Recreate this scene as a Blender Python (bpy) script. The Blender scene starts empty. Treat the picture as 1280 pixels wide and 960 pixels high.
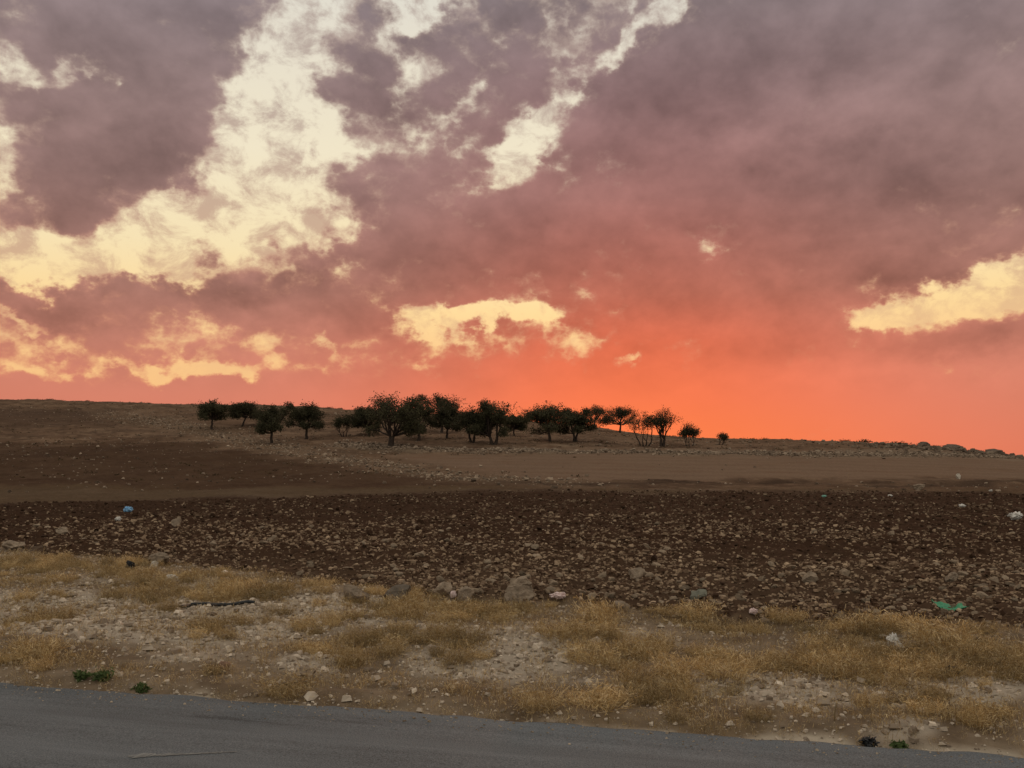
import bpy, math, random
import numpy as np
from mathutils import Vector

random.seed(7)
RNG = np.random.default_rng(11)
scene = bpy.context.scene
COL = scene.collection

# ------------------------------------------------------------------ camera
F = 1100.0            # focal length in 1280-px-wide photograph pixels
HY = 585.0            # eye level line
EYE = 1.7
cam_d = bpy.data.cameras.new('camera')
cam_d.sensor_width = 36.0
cam_d.lens = 36.0 * F / 1280.0
cam_d.shift_y = (HY - 480.0) / 1280.0
cam_d.clip_start = 0.1
cam_d.clip_end = 8000.0
cam = bpy.data.objects.new('camera', cam_d)
COL.objects.link(cam)
cam.location = (0, 0, EYE)
cam.rotation_euler = (math.radians(90), 0, 0)
scene.camera = cam

# ------------------------------------------------------------------ view
vs = scene.view_settings
vs.view_transform = 'Standard'
vs.look = 'None'
vs.exposure = 0.0
vs.gamma = 1.0
vs.use_curve_mapping = False

SUN_AZ = math.atan((790 - 640) / F)      # to the right of straight ahead (+Y)
SUN_EL = math.radians(1.6)

# ------------------------------------------------------------------ world
world = bpy.data.worlds.new('World')
scene.world = world
world.use_nodes = True
wt = world.node_tree
wt.nodes.clear()


class S:
    """A node socket with arithmetic."""
    tree = wt

    def __init__(self, s): self.s = s

    @staticmethod
    def math(op, a, b=None, c=None, clamp=False):
        n = S.tree.nodes.new('ShaderNodeMath')
        n.operation = op
        n.use_clamp = clamp
        for i, v in enumerate((a, b, c)):
            if v is None: continue
            if isinstance(v, S): S.tree.links.new(v.s, n.inputs[i])
            else: n.inputs[i].default_value = v
        return S(n.outputs[0])

    def __add__(self, o): return S.math('ADD', self, o)
    __radd__ = __add__
    def __sub__(self, o): return S.math('SUBTRACT', self, o)
    def __rsub__(self, o): return S.math('SUBTRACT', o, self)
    def __mul__(self, o): return S.math('MULTIPLY', self, o)
    __rmul__ = __mul__
    def __truediv__(self, o): return S.math('DIVIDE', self, o)


def smooth(v, a, b, lo=0.0, hi=1.0):
    n = S.tree.nodes.new('ShaderNodeMapRange')
    n.interpolation_type = 'SMOOTHSTEP'
    S.tree.links.new(v.s, n.inputs[0])
    n.inputs[1].default_value = a; n.inputs[2].default_value = b
    n.inputs[3].default_value = lo; n.inputs[4].default_value = hi
    return S(n.outputs[0])


def combine(x, y, z):
    n = S.tree.nodes.new('ShaderNodeCombineXYZ')
    for i, v in enumerate((x, y, z)):
        if isinstance(v, S): S.tree.links.new(v.s, n.inputs[i])
        else: n.inputs[i].default_value = v
    return S(n.outputs[0])


def noise(vec, scale, detail=6.0, rough=0.55, dist=0.0, color=False, lac=2.0):
    n = S.tree.nodes.new('ShaderNodeTexNoise')
    S.tree.links.new(vec.s, n.inputs['Vector'])
    n.inputs['Scale'].default_value = scale
    n.inputs['Detail'].default_value = detail
    n.inputs['Roughness'].default_value = rough
    n.inputs['Lacunarity'].default_value = lac
    n.inputs['Distortion'].default_value = dist
    return S(n.outputs['Color' if color else 0])


def vmath(op, a, b=None, scale=None):
    n = S.tree.nodes.new('ShaderNodeVectorMath')
    n.operation = op
    for i, v in enumerate((a, b)):
        if v is None: continue
        if isinstance(v, S): S.tree.links.new(v.s, n.inputs[i])
        else: n.inputs[i].default_value = v
    if scale is not None:
        if isinstance(scale, S): S.tree.links.new(scale.s, n.inputs['Scale'])
        else: n.inputs['Scale'].default_value = scale
    return S(n.outputs['Value' if op == 'LENGTH' else 0])


def ramp(v, stops):
    n = S.tree.nodes.new('ShaderNodeValToRGB')
    S.tree.links.new(v.s, n.inputs[0])
    e = n.color_ramp.elements
    while len(e) < len(stops): e.new(0.5)
    for el, (p, c) in zip(e, stops):
        el.position = p; el.color = (*c, 1.0)
    return S(n.outputs[0])


def mixc(f, a, b):
    n = S.tree.nodes.new('ShaderNodeMix')
    n.data_type = 'RGBA'
    if isinstance(f, S): S.tree.links.new(f.s, n.inputs[0])
    else: n.inputs[0].default_value = f
    for i, v in ((6, a), (7, b)):
        if isinstance(v, S): S.tree.links.new(v.s, n.inputs[i])
        else: n.inputs[i].default_value = (*v, 1.0)
    return S(n.outputs[2])


def lin(r, g, b):
    f = lambda c: ((c / 255 + 0.055) / 1.055) ** 2.4 if c > 10 else c / 255 / 12.92
    return (f(r), f(g), f(b))


def az_el(px, py):
    x, z = (px - 640) / F, (HY - py) / F
    a = math.atan(x)
    return a, math.atan(z * math.cos(a))


tc = wt.nodes.new('ShaderNodeTexCoord')
DIR = S(tc.outputs['Generated'])
sep = wt.nodes.new('ShaderNodeSeparateXYZ')
wt.links.new(DIR.s, sep.inputs[0])
dx, dy, dz = (S(sep.outputs[i]) for i in range(3))
AZ = S.math('ARCTAN2', dx, dy)
EL = S.math('ARCSINE', dz)
# clouds lie in layers: stretch the noise a little sideways
cvec = combine(dx, dy, dz * 1.35)
warp = noise(cvec, 8.0, 6.0, 0.62, color=True)
wv = vmath('SCALE', vmath('SUBTRACT', warp, (0.5, 0.5, 0.5)), scale=0.13)
pos = vmath('ADD', combine(AZ, EL, 0.0), wv)
sepp = wt.nodes.new('ShaderNodeSeparateXYZ')
wt.links.new(pos.s, sepp.inputs[0])
def deck(table, lo=0.12, after=None):
    """sum of soft patches of the cloud deck: x, y, half-width, half-height, turn, weight"""
    tot = None
    for (px, py, w, h, turn, wt_) in table:
        a, e = az_el(px, py)
        mp = wt.nodes.new('ShaderNodeMapping')
        mp.vector_type = 'TEXTURE'
        prev = tot if tot is not None else after     # one patch after another keeps the shader small
        wt.links.new(combine(S(sepp.outputs[0]), S(sepp.outputs[1]), 0.0 if prev is None else prev * 1e-5).s, mp.inputs[0])
        mp.inputs[1].default_value = (a, e, 0)
        mp.inputs[2].default_value = (0, 0, math.radians(turn))
        mp.inputs[3].default_value = (1.25 * w / F, 1.25 * h / F, 1)
        b = smooth(vmath('LENGTH', S(mp.outputs[0])), 1.0, lo, 0.0, wt_)
        tot = b if tot is None else tot + b
    return tot


BREAKS = [  # where the deck is open
    (395, 15, 70, 50, 60, .85), (360, 90, 80, 62, 75, .70), (345, 170, 90, 78, 80, .70), (300, 235, 110, 62, 45, .60), (400, 190, 75, 60, 0, .50),
    (210, 290, 150, 40, 14, .66), (70, 318, 160, 42, 2, .85), (170, 338, 150, 28, 6, .70), (360, 275, 110, 40, 8, .70), (430, 265, 60, 36, 0, .45), (20, 350, 120, 20, 2, .5),
    (522, 6, 52, 30, 0, 1.4), (605, 92, 70, 20, 36, .50), (515, 100, 40, 18, 20, .38), (570, 130, 40, 14, 30, .40),
    (835, 10, 60, 30, 28, 1.0), (770, 62, 58, 18, 42, .72), (715, 100, 44, 24, 35, .66), (668, 150, 34, 12, 45, .34), (645, 182, 50, 35, 15, 1.2),
    (100, 82, 50, 18, 12, .70), (50, 108, 44, 13, 25, .55), (0, 75, 26, 40, 0, .45), (0, 220, 22, 40, 0, .50), (165, 290, 60, 16, 0, .3),
    (525, 389, 46, 20, 0, 1.15), (590, 396, 64, 20, 3, 1.25), (650, 401, 46, 18, 3, 1.25), (712, 372, 14, 18, 80, .40),
    (1105, 392, 62, 18, 4, .80), (1165, 378, 70, 30, 16, 1.1), (1235, 352, 74, 36, 12, 1.2), (1300, 340, 80, 36, 0, .9),
    (890, 318, 24, 20, 40, .75), (786, 454, 22, 9, 8, .75), (1155, 145, 40, 18, 10, .16), (815, 168, 20, 14, 0, .26),
    (258, 450, 74, 17, 8, .98), (180, 446, 50, 9, -5, .42), (60, 452, 80, 8, 8, .40), (20, 402, 44, 8, 0, .50), (60, 420, 60, 8, 10, .3),
    (418, 430, 18, 6, 0, .35),
]
BANKS = [  # where it is thick
    (170, 170, 160, 120, 0, -.55), (180, 30, 150, 90, 0, -.55), (1000, 200, 420, 210, 0, -.75), (560, 300, 200, 80, 0, -.5),
    (300, 372, 300, 26, 0, -.60), (270, 335, 40, 22, 0, -.35), (820, 478, 760, 36, 0, -.55), (180, 486, 300, 18, 3, -.35), (600, 50, 90, 60, 30, -.35), (450, 90, 55, 60, 60, -.3), (0, 378, 140, 18, 0, -.45),
    (1050, 40, 300, 110, 0, -.4), (640, 545, 1300, 70, 0, -.9), (1270, 418, 120, 24, 12, -.7), (880, 400, 130, 60, 0, -.45), (1000, 440, 90, 36, 0, -.4), (420, 405, 80, 34, 0, -.45), (740, 350, 60, 30, 0, -.3), (220, 180, 50, 40, 0, -.3),
]
TONES = [  # heavier (-) and thinner (+) parts of the undersides
    (150, 210, 150, 70, 8, -.16), (160, 40, 150, 50, 0, -.08), (480, 100, 90, 60, 50, -.14), (620, 50, 110, 40, 30, -.10), (640, 300, 170, 50, 5, -.06),
    (880, 110, 190, 60, 14, -.14), (1120, 230, 240, 60, -6, -.14), (1130, 330, 120, 40, 0, -.14), (900, 240, 190, 40, -4, .10), (1000, 160, 170, 28, 6, .10), (1180, 60, 190, 60, 0, -.04),
    (300, 345, 150, 26, 4, -.14), (60, 385, 140, 24, 0, -.16), (430, 380, 120, 30, -6, -.06), (1220, 430, 130, 30, 10, -.12), (1120, 470, 240, 26, 0, .05), (560, 215, 150, 40, 8, .08), (290, 170, 50, 50, 30, .10),
]
field = deck(BREAKS)
field = field + deck(BANKS, after=field)
tones = deck(TONES, 0.0, after=field)
n_big = noise(cvec, 3.2, 4.0, 0.5)
n_mid = noise(vmath('ADD', cvec, (3.1, 1.7, 0.4)), 14.0, 8.0, 0.60, dist=0.15)
n_fine = noise(vmath('ADD', cvec, (0.3, 5.7, 2.4)), 46.0, 6.0, 0.62, dist=0.2)
vo = wt.nodes.new('ShaderNodeTexVoronoi')        # rounded heads of the cumulus
vo.feature = 'F1'
vo.inputs['Scale'].default_value = 26.0
vo.inputs['Detail'].default_value = 3.0
vo.inputs['Roughness'].default_value = 0.55
wt.links.new(vmath('ADD', cvec, vmath('SCALE', wv, scale=0.35)).s, vo.inputs['Vector'])
puff = S(vo.outputs[0])
# away from the part seen from here the same broken deck goes on
outside = smooth(S.math('ABSOLUTE', AZ), 0.60, 0.95)
over = smooth(EL, 0.52, 0.80)
rest = S.math('MAXIMUM', outside, over)
field = field + rest * smooth(n_big, 0.38, 0.62, 0.0, 0.85)
field = S.math('MINIMUM', field, 0.95)
field = S.math('MAXIMUM', field, -0.75)
open_ = field + (n_mid - 0.5) * 2.0 + (n_fine - 0.5) * 1.0 + (puff - 0.93) * 0.72
clear_f = smooth(open_, 0.04, 0.78)
thin_f = smooth(open_, -0.25, 0.55)
# light from above and behind the heads: how the cloud thickens towards the upper side
up = vmath('ADD', cvec, (3.1, 1.7, 0.4 + 0.022))
n_up = noise(up, 14.0, 4.0, 0.55, dist=0.15)
n_lo = noise(vmath('ADD', cvec, (3.1, 1.7, 0.4 - 0.012)), 14.0, 4.0, 0.55, dist=0.15)
lit = (n_up - n_lo) * 1.6

E = EL * (1 / 0.62)             # 0..1 over the part of the sky seen from here
daz = AZ - SUN_AZ
glow_w = S.math('EXPONENT', S.math('MULTIPLY', daz * daz, -1 / (2 * 0.19 ** 2)))
glow_n = S.math('EXPONENT', S.math('MULTIPLY', daz * daz, -1 / (2 * 0.16 ** 2)) - EL * EL * (1 / (2 * 0.07 ** 2)))


def epos(py): return az_el(640, py)[1] / 0.62


side = ramp(E, [(0.0, lin(216, 118, 90)), (epos(500), lin(207, 126, 103)), (epos(430), lin(188, 124, 106)), (epos(370), lin(164, 117, 104)),
                (epos(250), lin(152, 120, 114)), (epos(120), lin(146, 124, 122)), (epos(0), lin(140, 127, 130)), (1.0, lin(131, 123, 129))])
core = ramp(E, [(0.0, lin(254, 124, 70)), (epos(500), lin(240, 115, 80)), (epos(430), lin(214, 106, 78)), (epos(370), lin(182, 104, 85)),
                (epos(250), lin(154, 106, 99)), (epos(120), lin(144, 114, 113)), (epos(0), lin(136, 121, 122)), (1.0, lin(128, 121, 126))])
cloud = mixc(glow_w, side, core)
cloud = mixc(glow_n * 0.6, cloud, lin(255, 130, 72))
high_e = smooth(EL, 0.05, 0.17)
relief = (n_big - 0.5) * 0.35 + tones * 1.6 + ((n_mid - 0.5) * 0.34 + lit * 0.42 + (n_fine - 0.5) * 0.12 - (puff - 0.7) * 0.10) * high_e + 1.08
cloud = vmath('SCALE', cloud, scale=relief)
clear = ramp(E, [(0.0, lin(252, 188, 118)), (epos(450), lin(250, 200, 140)), (epos(390), lin(255, 220, 158)), (epos(320), lin(249, 228, 182)),
                 (epos(200), lin(243, 231, 202)), (epos(60), lin(232, 224, 206)), (epos(0), lin(227, 222, 208)), (1.0, lin(222, 220, 208))])
# thin grey shreds drifting across the openings
shred = smooth(noise(vmath('ADD', cvec, (1.3, 4.4, 7.7)), 22.0, 8.0, 0.66, dist=0.3), 0.43, 0.64) * smooth(EL, 0.06, 0.24)
clear = mixc(shred * 0.8, clear, mixc(smooth(EL, 0.1, 0.45), lin(206, 158, 128), lin(172, 152, 144)))
edge = mixc(smooth(EL, 0.05, 0.42), lin(234, 150, 110), lin(200, 176, 160))
skyc = mixc(thin_f * 0.5, cloud, edge)
skyc = mixc(clear_f, skyc, clear)
# unseen sky behind and overhead: paler, more neutral, brightened to lift the ground light
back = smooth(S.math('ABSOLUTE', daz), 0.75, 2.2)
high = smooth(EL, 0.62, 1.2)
fill_sky = mixc(clear_f, lin(194, 186, 173), lin(234, 231, 218))
skyc = mixc(S.math('MAXIMUM', back, high), skyc, fill_sky)

nish = wt.nodes.new('ShaderNodeTexSky')
nish.sky_type = 'NISHITA'
nish.sun_disc = False
nish.sun_elevation = SUN_EL
nish.sun_rotation = SUN_AZ
nish.dust_density = 3.0
air = vmath('SCALE', S(nish.outputs[0]), scale=0.10)
# Background strength 0.1: cloud-deck radiances are given ten-fold
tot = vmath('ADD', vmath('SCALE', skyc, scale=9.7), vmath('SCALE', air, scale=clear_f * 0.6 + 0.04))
below = smooth(EL, -0.02, 0.0)
tot = mixc(below, (0.5, 0.38, 0.3), tot)
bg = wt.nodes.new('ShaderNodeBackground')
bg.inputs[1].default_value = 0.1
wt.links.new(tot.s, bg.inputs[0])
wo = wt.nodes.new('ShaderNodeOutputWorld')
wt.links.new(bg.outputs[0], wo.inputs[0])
world.cycles.sampling_method = 'MANUAL'
world.cycles.sample_map_resolution = 512

# ------------------------------------------------------------------ sun (veiled, almost set)
sl = bpy.data.lights.new('sun', 'SUN')
sl.energy = 0.8
sl.angle = math.radians(12)
sl.color = (1.0, 0.55, 0.32)
sun = bpy.data.objects.new('sun', sl)
COL.objects.link(sun)
el_s = math.radians(5.0)
v = Vector((math.sin(SUN_AZ) * math.cos(el_s), math.cos(SUN_AZ) * math.cos(el_s), math.sin(el_s)))
sun.rotation_euler = v.to_track_quat('Z', 'Y').to_euler()

# ------------------------------------------------------------------ helpers
def hash2(ix, iy, seed):
    h = (ix.astype(np.int64) * 374761393 + iy.astype(np.int64) * 668265263 + seed * 974634777) & 0xFFFFFFFF
    h = ((h ^ (h >> 13)) * 1274126177) & 0xFFFFFFFF
    return ((h ^ (h >> 16)) & 0xFFFF) / 65535.0


def vnoise(x, y, seed=0):
    ix, iy = np.floor(x), np.floor(y)
    fx, fy = x - ix, y - iy
    fx, fy = fx * fx * (3 - 2 * fx), fy * fy * (3 - 2 * fy)
    a, b = hash2(ix, iy, seed), hash2(ix + 1, iy, seed)
    c, d = hash2(ix, iy + 1, seed), hash2(ix + 1, iy + 1, seed)
    return (a + (b - a) * fx) * (1 - fy) + (c + (d - c) * fx) * fy - 0.5


def fbm(x, y, octaves=4, seed=0, gain=0.5):
    t, a = 0, 1.0
    x, y = np.asarray(x, float), np.asarray(y, float)
    for k in range(octaves):
        t = t + a * vnoise(x, y, seed + 17 * k)
        x, y, a = x * 2.03 + 11.3, y * 2.03 - 7.1, a * gain
    return t


def sstep(a, b, v):
    t = np.clip((v - a) / (b - a), 0, 1)
    return t * t * (3 - 2 * t)


def tag(o, label=None, cat=None, group=None, kind=None):
    if label: o['label'] = label
    if cat: o['category'] = cat
    if group: o['group'] = group
    if kind: o['kind'] = kind
    return o


def mesh_np(name, verts, faces, mat, smooth_=False):
    """verts (n,3); faces (m,3) or (m,4) arrays, or a list of both"""
    me = bpy.data.meshes.new(name)
    if not isinstance(faces, list): faces = [faces]
    faces = [np.asarray(f, np.int32) for f in faces if len(f)]
    loops = np.concatenate([f.ravel() for f in faces])
    tot = np.concatenate([np.full(len(f), f.shape[1], np.int32) for f in faces])
    start = np.concatenate([[0], np.cumsum(tot)[:-1]]).astype(np.int32)
    me.vertices.add(len(verts)); me.vertices.foreach_set('co', np.asarray(verts, np.float32).ravel())
    me.loops.add(len(loops)); me.loops.foreach_set('vertex_index', loops)
    me.polygons.add(len(tot)); me.polygons.foreach_set('loop_start', start); me.polygons.foreach_set('loop_total', tot)
    me.polygons.foreach_set('use_smooth', np.full(len(tot), smooth_))
    me.update(calc_edges=True)
    me.materials.append(mat)
    return me


def add_color(me, cols, name='albedo'):
    at_ = me.attributes.new(name, 'FLOAT_COLOR', 'POINT')
    c = np.ones((len(me.vertices), 4), np.float32); c[:, :3] = cols
    at_.data.foreach_set('color', c.ravel())


def obj(name, me, parent=None, loc=(0, 0, 0), rot=(0, 0, 0), scale=(1, 1, 1)):
    o = bpy.data.objects.new(name, me)
    COL.objects.link(o)
    o.location = loc; o.rotation_euler = rot; o.scale = scale
    if parent: o.parent = parent
    return o


# ------------------------------------------------------------------ materials
def material(name, base=(0.2, 0.2, 0.2), rough=0.9, attr=None, var=0.25, nscale=8.0, bump=0.0, bscale=30.0, objvar=0.0, spec=0.2, detail=6.0, translucent=0.0, coord='Object'):
    m = bpy.data.materials.new(name)
    m.use_nodes = True
    t = m.node_tree
    S.tree = t
    bsdf = t.nodes['Principled BSDF']
    bsdf.inputs['Roughness'].default_value = rough
    bsdf.inputs['Specular IOR Level'].default_value = spec
    co = S(t.nodes.new('ShaderNodeTexCoord').outputs[coord])
    nz = noise(co, nscale, detail, 0.6)
    if attr:
        a = t.nodes.new('ShaderNodeAttribute'); a.attribute_name = attr
        col = S(a.outputs['Color'])
    else:
        r = t.nodes.new('ShaderNodeRGB'); r.outputs[0].default_value = (*base, 1); col = S(r.outputs[0])
    k = (nz - 0.5) * (var * 4) + 1.0
    if objvar:
        oi = t.nodes.new('ShaderNodeObjectInfo')
        k = k * ((S(oi.outputs['Random']) - 0.5) * (2 * objvar) + 1.0)
    col = vmath('SCALE', col, scale=S.math('MAXIMUM', k, 0.15))
    t.links.new(col.s, bsdf.inputs['Base Color'])
    if bump:
        b = t.nodes.new('ShaderNodeBump')
        b.inputs['Strength'].default_value = 1.0
        b.inputs['Distance'].default_value = bump
        nb = noise(co, bscale, 5.0, 0.65)
        t.links.new(nb.s, b.inputs['Height'])
        t.links.new(b.outputs[0], bsdf.inputs['Normal'])
    if translucent:
        tr = t.nodes.new('ShaderNodeBsdfTranslucent')
        t.links.new(col.s, tr.inputs[0])
        mx = t.nodes.new('ShaderNodeMixShader'); mx.inputs[0].default_value = translucent
        t.links.new(bsdf.outputs[0], mx.inputs[1]); t.links.new(tr.outputs[0], mx.inputs[2])
        t.links.new(mx.outputs[0], t.nodes['Material Output'].inputs[0])
    return m


M = {}
M['ground'] = material('earth', attr='albedo', var=0.22, nscale=5.0, bump=0.035, bscale=14.0, rough=1.0, spec=0.05, detail=9.0)
M['stone'] = material('limestone', attr='albedo', var=0.2, nscale=14.0, bump=0.006, bscale=40.0, spec=0.1)
M['rock'] = material('weathered_limestone', (0.30, 0.225, 0.16), var=0.28, nscale=7.0, bump=0.03, bscale=11.0, objvar=0.28, spec=0.1)
M['crest_rock'] = material('dark_hill_rock', (0.13, 0.094, 0.07), var=0.4, nscale=4.0, bump=0.05, bscale=8.0)
for nm_, c_ in (('red_rock', (0.27, 0.165, 0.115)), ('green_rock', (0.20, 0.195, 0.155)), ('white_rock', (0.50, 0.44, 0.37)), ('dark_rock', (0.15, 0.12, 0.095))):
    M[nm_] = material(nm_, c_, var=0.3, nscale=9.0, bump=0.04, bscale=14.0, spec=0.1)
M['boulder'] = material('grey_limestone', (0.30, 0.23, 0.17), var=0.4, nscale=9.0, bump=0.05, bscale=14.0, objvar=0.15, spec=0.1)
M['grass'] = material('dry_grass', attr='albedo', var=0.2, nscale=3.0, spec=0.1, translucent=0.3)
M['shrub'] = material('dry_stems', attr='albedo', var=0.2, nscale=9.0, objvar=0.42, spec=0.1, translucent=0.3)
M['weed'] = material('green_leaf', (0.085, 0.12, 0.04), var=0.25, nscale=20.0, spec=0.3, translucent=0.25)
M['leaf'] = material('olive_leaf', (0.062, 0.056, 0.029), var=0.35, nscale=1.2, objvar=0.2, spec=0.25, translucent=0.3)
M['bark'] = material('olive_bark', (0.042, 0.029, 0.022), var=0.3, nscale=6.0, bump=0.02, bscale=12.0)
M['white_plastic'] = material('white_plastic', (0.60, 0.57, 0.53), var=0.2, nscale=20.0, rough=0.5, spec=0.4)
M['pink_plastic'] = material('pale_pink_plastic', (0.66, 0.52, 0.5), var=0.1, nscale=20.0, rough=0.5, spec=0.4)
M['blue_plastic'] = material('blue_plastic', (0.25, 0.48, 0.72), var=0.1, nscale=20.0, rough=0.5, spec=0.4)
M['teal_plastic'] = material('teal_plastic', (0.25, 0.5, 0.42), var=0.1, nscale=20.0, rough=0.5, spec=0.4)
M['green_plastic'] = material('green_plastic', (0.05, 0.25, 0.13), var=0.15, nscale=20.0, rough=0.5, spec=0.4)
M['black_plastic'] = material('black_plastic', (0.012, 0.013, 0.015), var=0.15, nscale=20.0, rough=0.5, spec=0.35)
M['paint'] = material('worn_road_paint', (0.185, 0.185, 0.18), var=0.5, nscale=9.0, rough=0.8)

# ------------------------------------------------------------------ terrain
# the lie of the land along several bearings (given by u = X/Y): (distance, height)
LAND = {  # bearing in photograph columns: (distance, line where that ground shows)
    -500: [(50, 618), (60, 602), (80, 572), (100, 552), (130, 527), (165, 503), (200, 492)],
    0:    [(50, 616), (60, 600), (80, 571), (100, 551), (130, 524), (170, 497.5)],
    150:  [(50, 614), (60, 599), (80, 568), (100, 547), (130, 523), (165, 501)],
    265:  [(50, 613), (60, 599), (80, 567), (95, 548), (110, 534), (135, 516), (160, 503.5)],
    430:  [(50, 612), (59, 599), (78, 568), (88, 554), (110, 537), (138, 518), (158, 509)],
    560:  [(50, 612), (58, 601), (78, 569), (88, 556), (108, 543), (132, 527), (150, 517)],
    735:  [(50, 612), (58, 602), (78, 569), (88, 558), (105, 547), (120, 538), (137, 531)],
    860:  [(50, 612), (58, 602), (78, 570), (88, 560), (105, 550), (122, 544)],
    1000: [(50, 612), (58, 602), (78, 571), (88, 562), (102, 554), (118, 549)],
    1150: [(50, 613), (58, 603), (78, 574), (88, 565), (98, 559), (108, 555.5)],
    1200: [(50, 613), (58, 603), (78, 576), (88, 567), (98, 562), (104, 561.5)],
    1280: [(50, 613), (58, 604), (74, 583), (84, 575), (92, 572), (97, 571)],
    1450: [(50, 615), (58, 608), (74, 592), (84, 586), (92, 584), (97, 584)],
    2000: [(50, 622), (58, 617), (74, 609), (90, 604), (100, 602)],
}
LD = np.linspace(math.log(0.5), math.log(6000), 900)
Dg = np.exp(LD)
cols_u, cols_z = [], []
for px in sorted(LAND):
    pts = [(0.4, 0.0), (14, 0.0), (24, 0.02), (36, 0.10)]
    pts += [(d, EYE - d * (y - HY) / F) for d, y in LAND[px]]
    dc, zc = pts[-1]
    pts += [(dc * 1.12, zc - 0.02 * dc * 0.12), (dc * 1.5, zc - 0.05 * dc), (dc * 3, zc - 0.13 * dc), (1200, -6), (6000, -14)]
    z = np.interp(Dg, [p[0] for p in pts], [p[1] for p in pts])
    k = np.exp(-0.5 * (np.arange(-14, 15) / 3.2) ** 2); k /= k.sum()
    z = np.convolve(np.pad(z, 14, mode='edge'), k, 'valid')
    # keep the crest where it is
    cols_u.append((px - 640) / F); cols_z.append(z)
cols_u = np.array(cols_u); cols_z = np.array(cols_z)
UU = np.linspace(cols_u[0], cols_u[-1], 500)
ZT = np.array([np.interp(UU, cols_u, cols_z[:, j]) for j in range(len(Dg))]).T   # (u, d)
ku = np.exp(-0.5 * (np.arange(-10, 11) / 3.5) ** 2); ku /= ku.sum()
ZT = np.apply_along_axis(lambda c: np.convolve(np.pad(c, 10, mode='edge'), ku, 'valid'), 0, ZT)

ROAD_S = -0.252                  # the far road edge: Y = 5.97 + ROAD_S * X
ROAD_C = 5.955
RN = math.hypot(1, ROAD_S)


def road_dist(X, Y):             # metres beyond the far road edge
    return (Y - ROAD_C - ROAD_S * X) / RN


def base_height(X, Y):
    X, Y = np.asarray(X, float), np.asarray(Y, float)
    th = np.arctan2(X, Y); r = np.hypot(X, Y) + 1e-6
    tc_ = np.clip(th, -0.95, 0.95)
    d = r * np.cos(tc_)
    u = np.clip(np.tan(tc_), UU[0], UU[-1])
    fu = (u - UU[0]) / (UU[1] - UU[0]); iu = np.clip(fu.astype(int), 0, len(UU) - 2); fu = fu - iu
    fd = (np.log(np.clip(d, 0.5, 5999)) - LD[0]) / (LD[1] - LD[0]); jd = np.clip(fd.astype(int), 0, len(LD) - 2); fd = fd - jd
    z = (ZT[iu, jd] * (1 - fu) + ZT[iu + 1, jd] * fu) * (1 - fd) + (ZT[iu, jd + 1] * (1 - fu) + ZT[iu + 1, jd + 1] * fu) * fd
    w = 1 - sstep(1.0, 1.7, np.abs(th))
    return z * w


def layout(X, Y):
    """where a spot of ground lies on the photograph's plan: column, line"""
    X, Y = np.asarray(X, float), np.asarray(Y, float)
    Ys = np.maximum(Y, 0.8)
    px = 640 + F * X / Ys
    py = HY + F * (EYE - base_height(X, Y)) / Ys
    return px, py


VX = [-600, 0, 120, 200, 330, 430, 560, 700, 800, 950, 1100, 1280, 1900]
VY = [672, 688, 694, 706, 722, 735, 745, 755, 763, 774, 780, 788, 805]


def verge_mask(X, Y):            # 1 on the roadside verge, 0 in the ploughed field
    px, py = layout(X, Y)
    edge = np.interp(px, VX, VY) + 9 * fbm(X * 1.1, Y * 1.1, 3, 5) + 6 * fbm(X * 4, Y * 4, 2, 6)
    return np.where(Y < 2, 1.0, sstep(-5, 6, py - edge))


# bare pale gravel (+) on the verge; column, line, half-width, half-height
GRAVEL = [(60, 750, 130, 14, 1), (200, 772, 190, 22, 1), (300, 765, 130, 26, 1.1), (430, 760, 90, 14, 1), (110, 790, 100, 18, .7), (500, 765, 60, 12, .9), (560, 790, 70, 9, .9),
          (610, 832, 110, 22, 1.1), (690, 812, 80, 14, 1), (800, 790, 70, 14, .9), (760, 850, 110, 18, .8), (900, 845, 60, 12, 1), (960, 858, 90, 12, 1),
          (1000, 880, 90, 10, .6), (1200, 882, 100, 14, 1), (1240, 868, 60, 8, 1), (1110, 808, 40, 10, .7), (270, 830, 120, 14, .45), (390, 835, 40, 18, .7), (1140, 915, 60, 14, .8),
          (60, 800, 80, 14, .5), (1180, 800, 80, 8, .5)]
# dry growth (+) on the verge
GROWTH = [(80, 712, 190, 20, 1.1), (260, 728, 160, 18, 1.1), (380, 738, 120, 12, 1), (40, 782, 60, 20, .9), (90, 838, 130, 18, .8), (250, 860, 130, 14, .7), (330, 812, 90, 18, .5),
          (480, 795, 110, 24, .9), (430, 825, 70, 20, .8), (560, 765, 80, 22, .9), (590, 815, 70, 14, .8), (500, 862, 75, 34, 1.3), (570, 878, 60, 20, 1), (660, 762, 80, 28, 1), (740, 775, 90, 30, 1.2),
          (650, 785, 60, 16, .7), (860, 790, 110, 38, 1.3), (950, 800, 130, 44, 1.3), (1050, 815, 110, 40, 1.2), (960, 842, 80, 20, .8), (1200, 800, 120, 26, 1.1), (1240, 845, 90, 30, 1.2), (1130, 850, 70, 22, .9),
          (720, 890, 140, 22, 1), (850, 905, 160, 20, 1.1), (1000, 905, 150, 22, 1.1), (1230, 920, 110, 28, 1.3), (1090, 890, 90, 20, .7), (820, 860, 70, 16, .8), (700, 845, 60, 12, .5), (370, 865, 70, 14, .8), (1050, 770, 200, 12, .8)]


def blobs(px, py, table):
    t = np.zeros_like(px)
    for cx, cy, w, h, k in table:
        q = ((px - cx) / w) ** 2 + ((py - cy) / h) ** 2
        t += k * np.exp(-q * 1.1)
    return t


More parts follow.
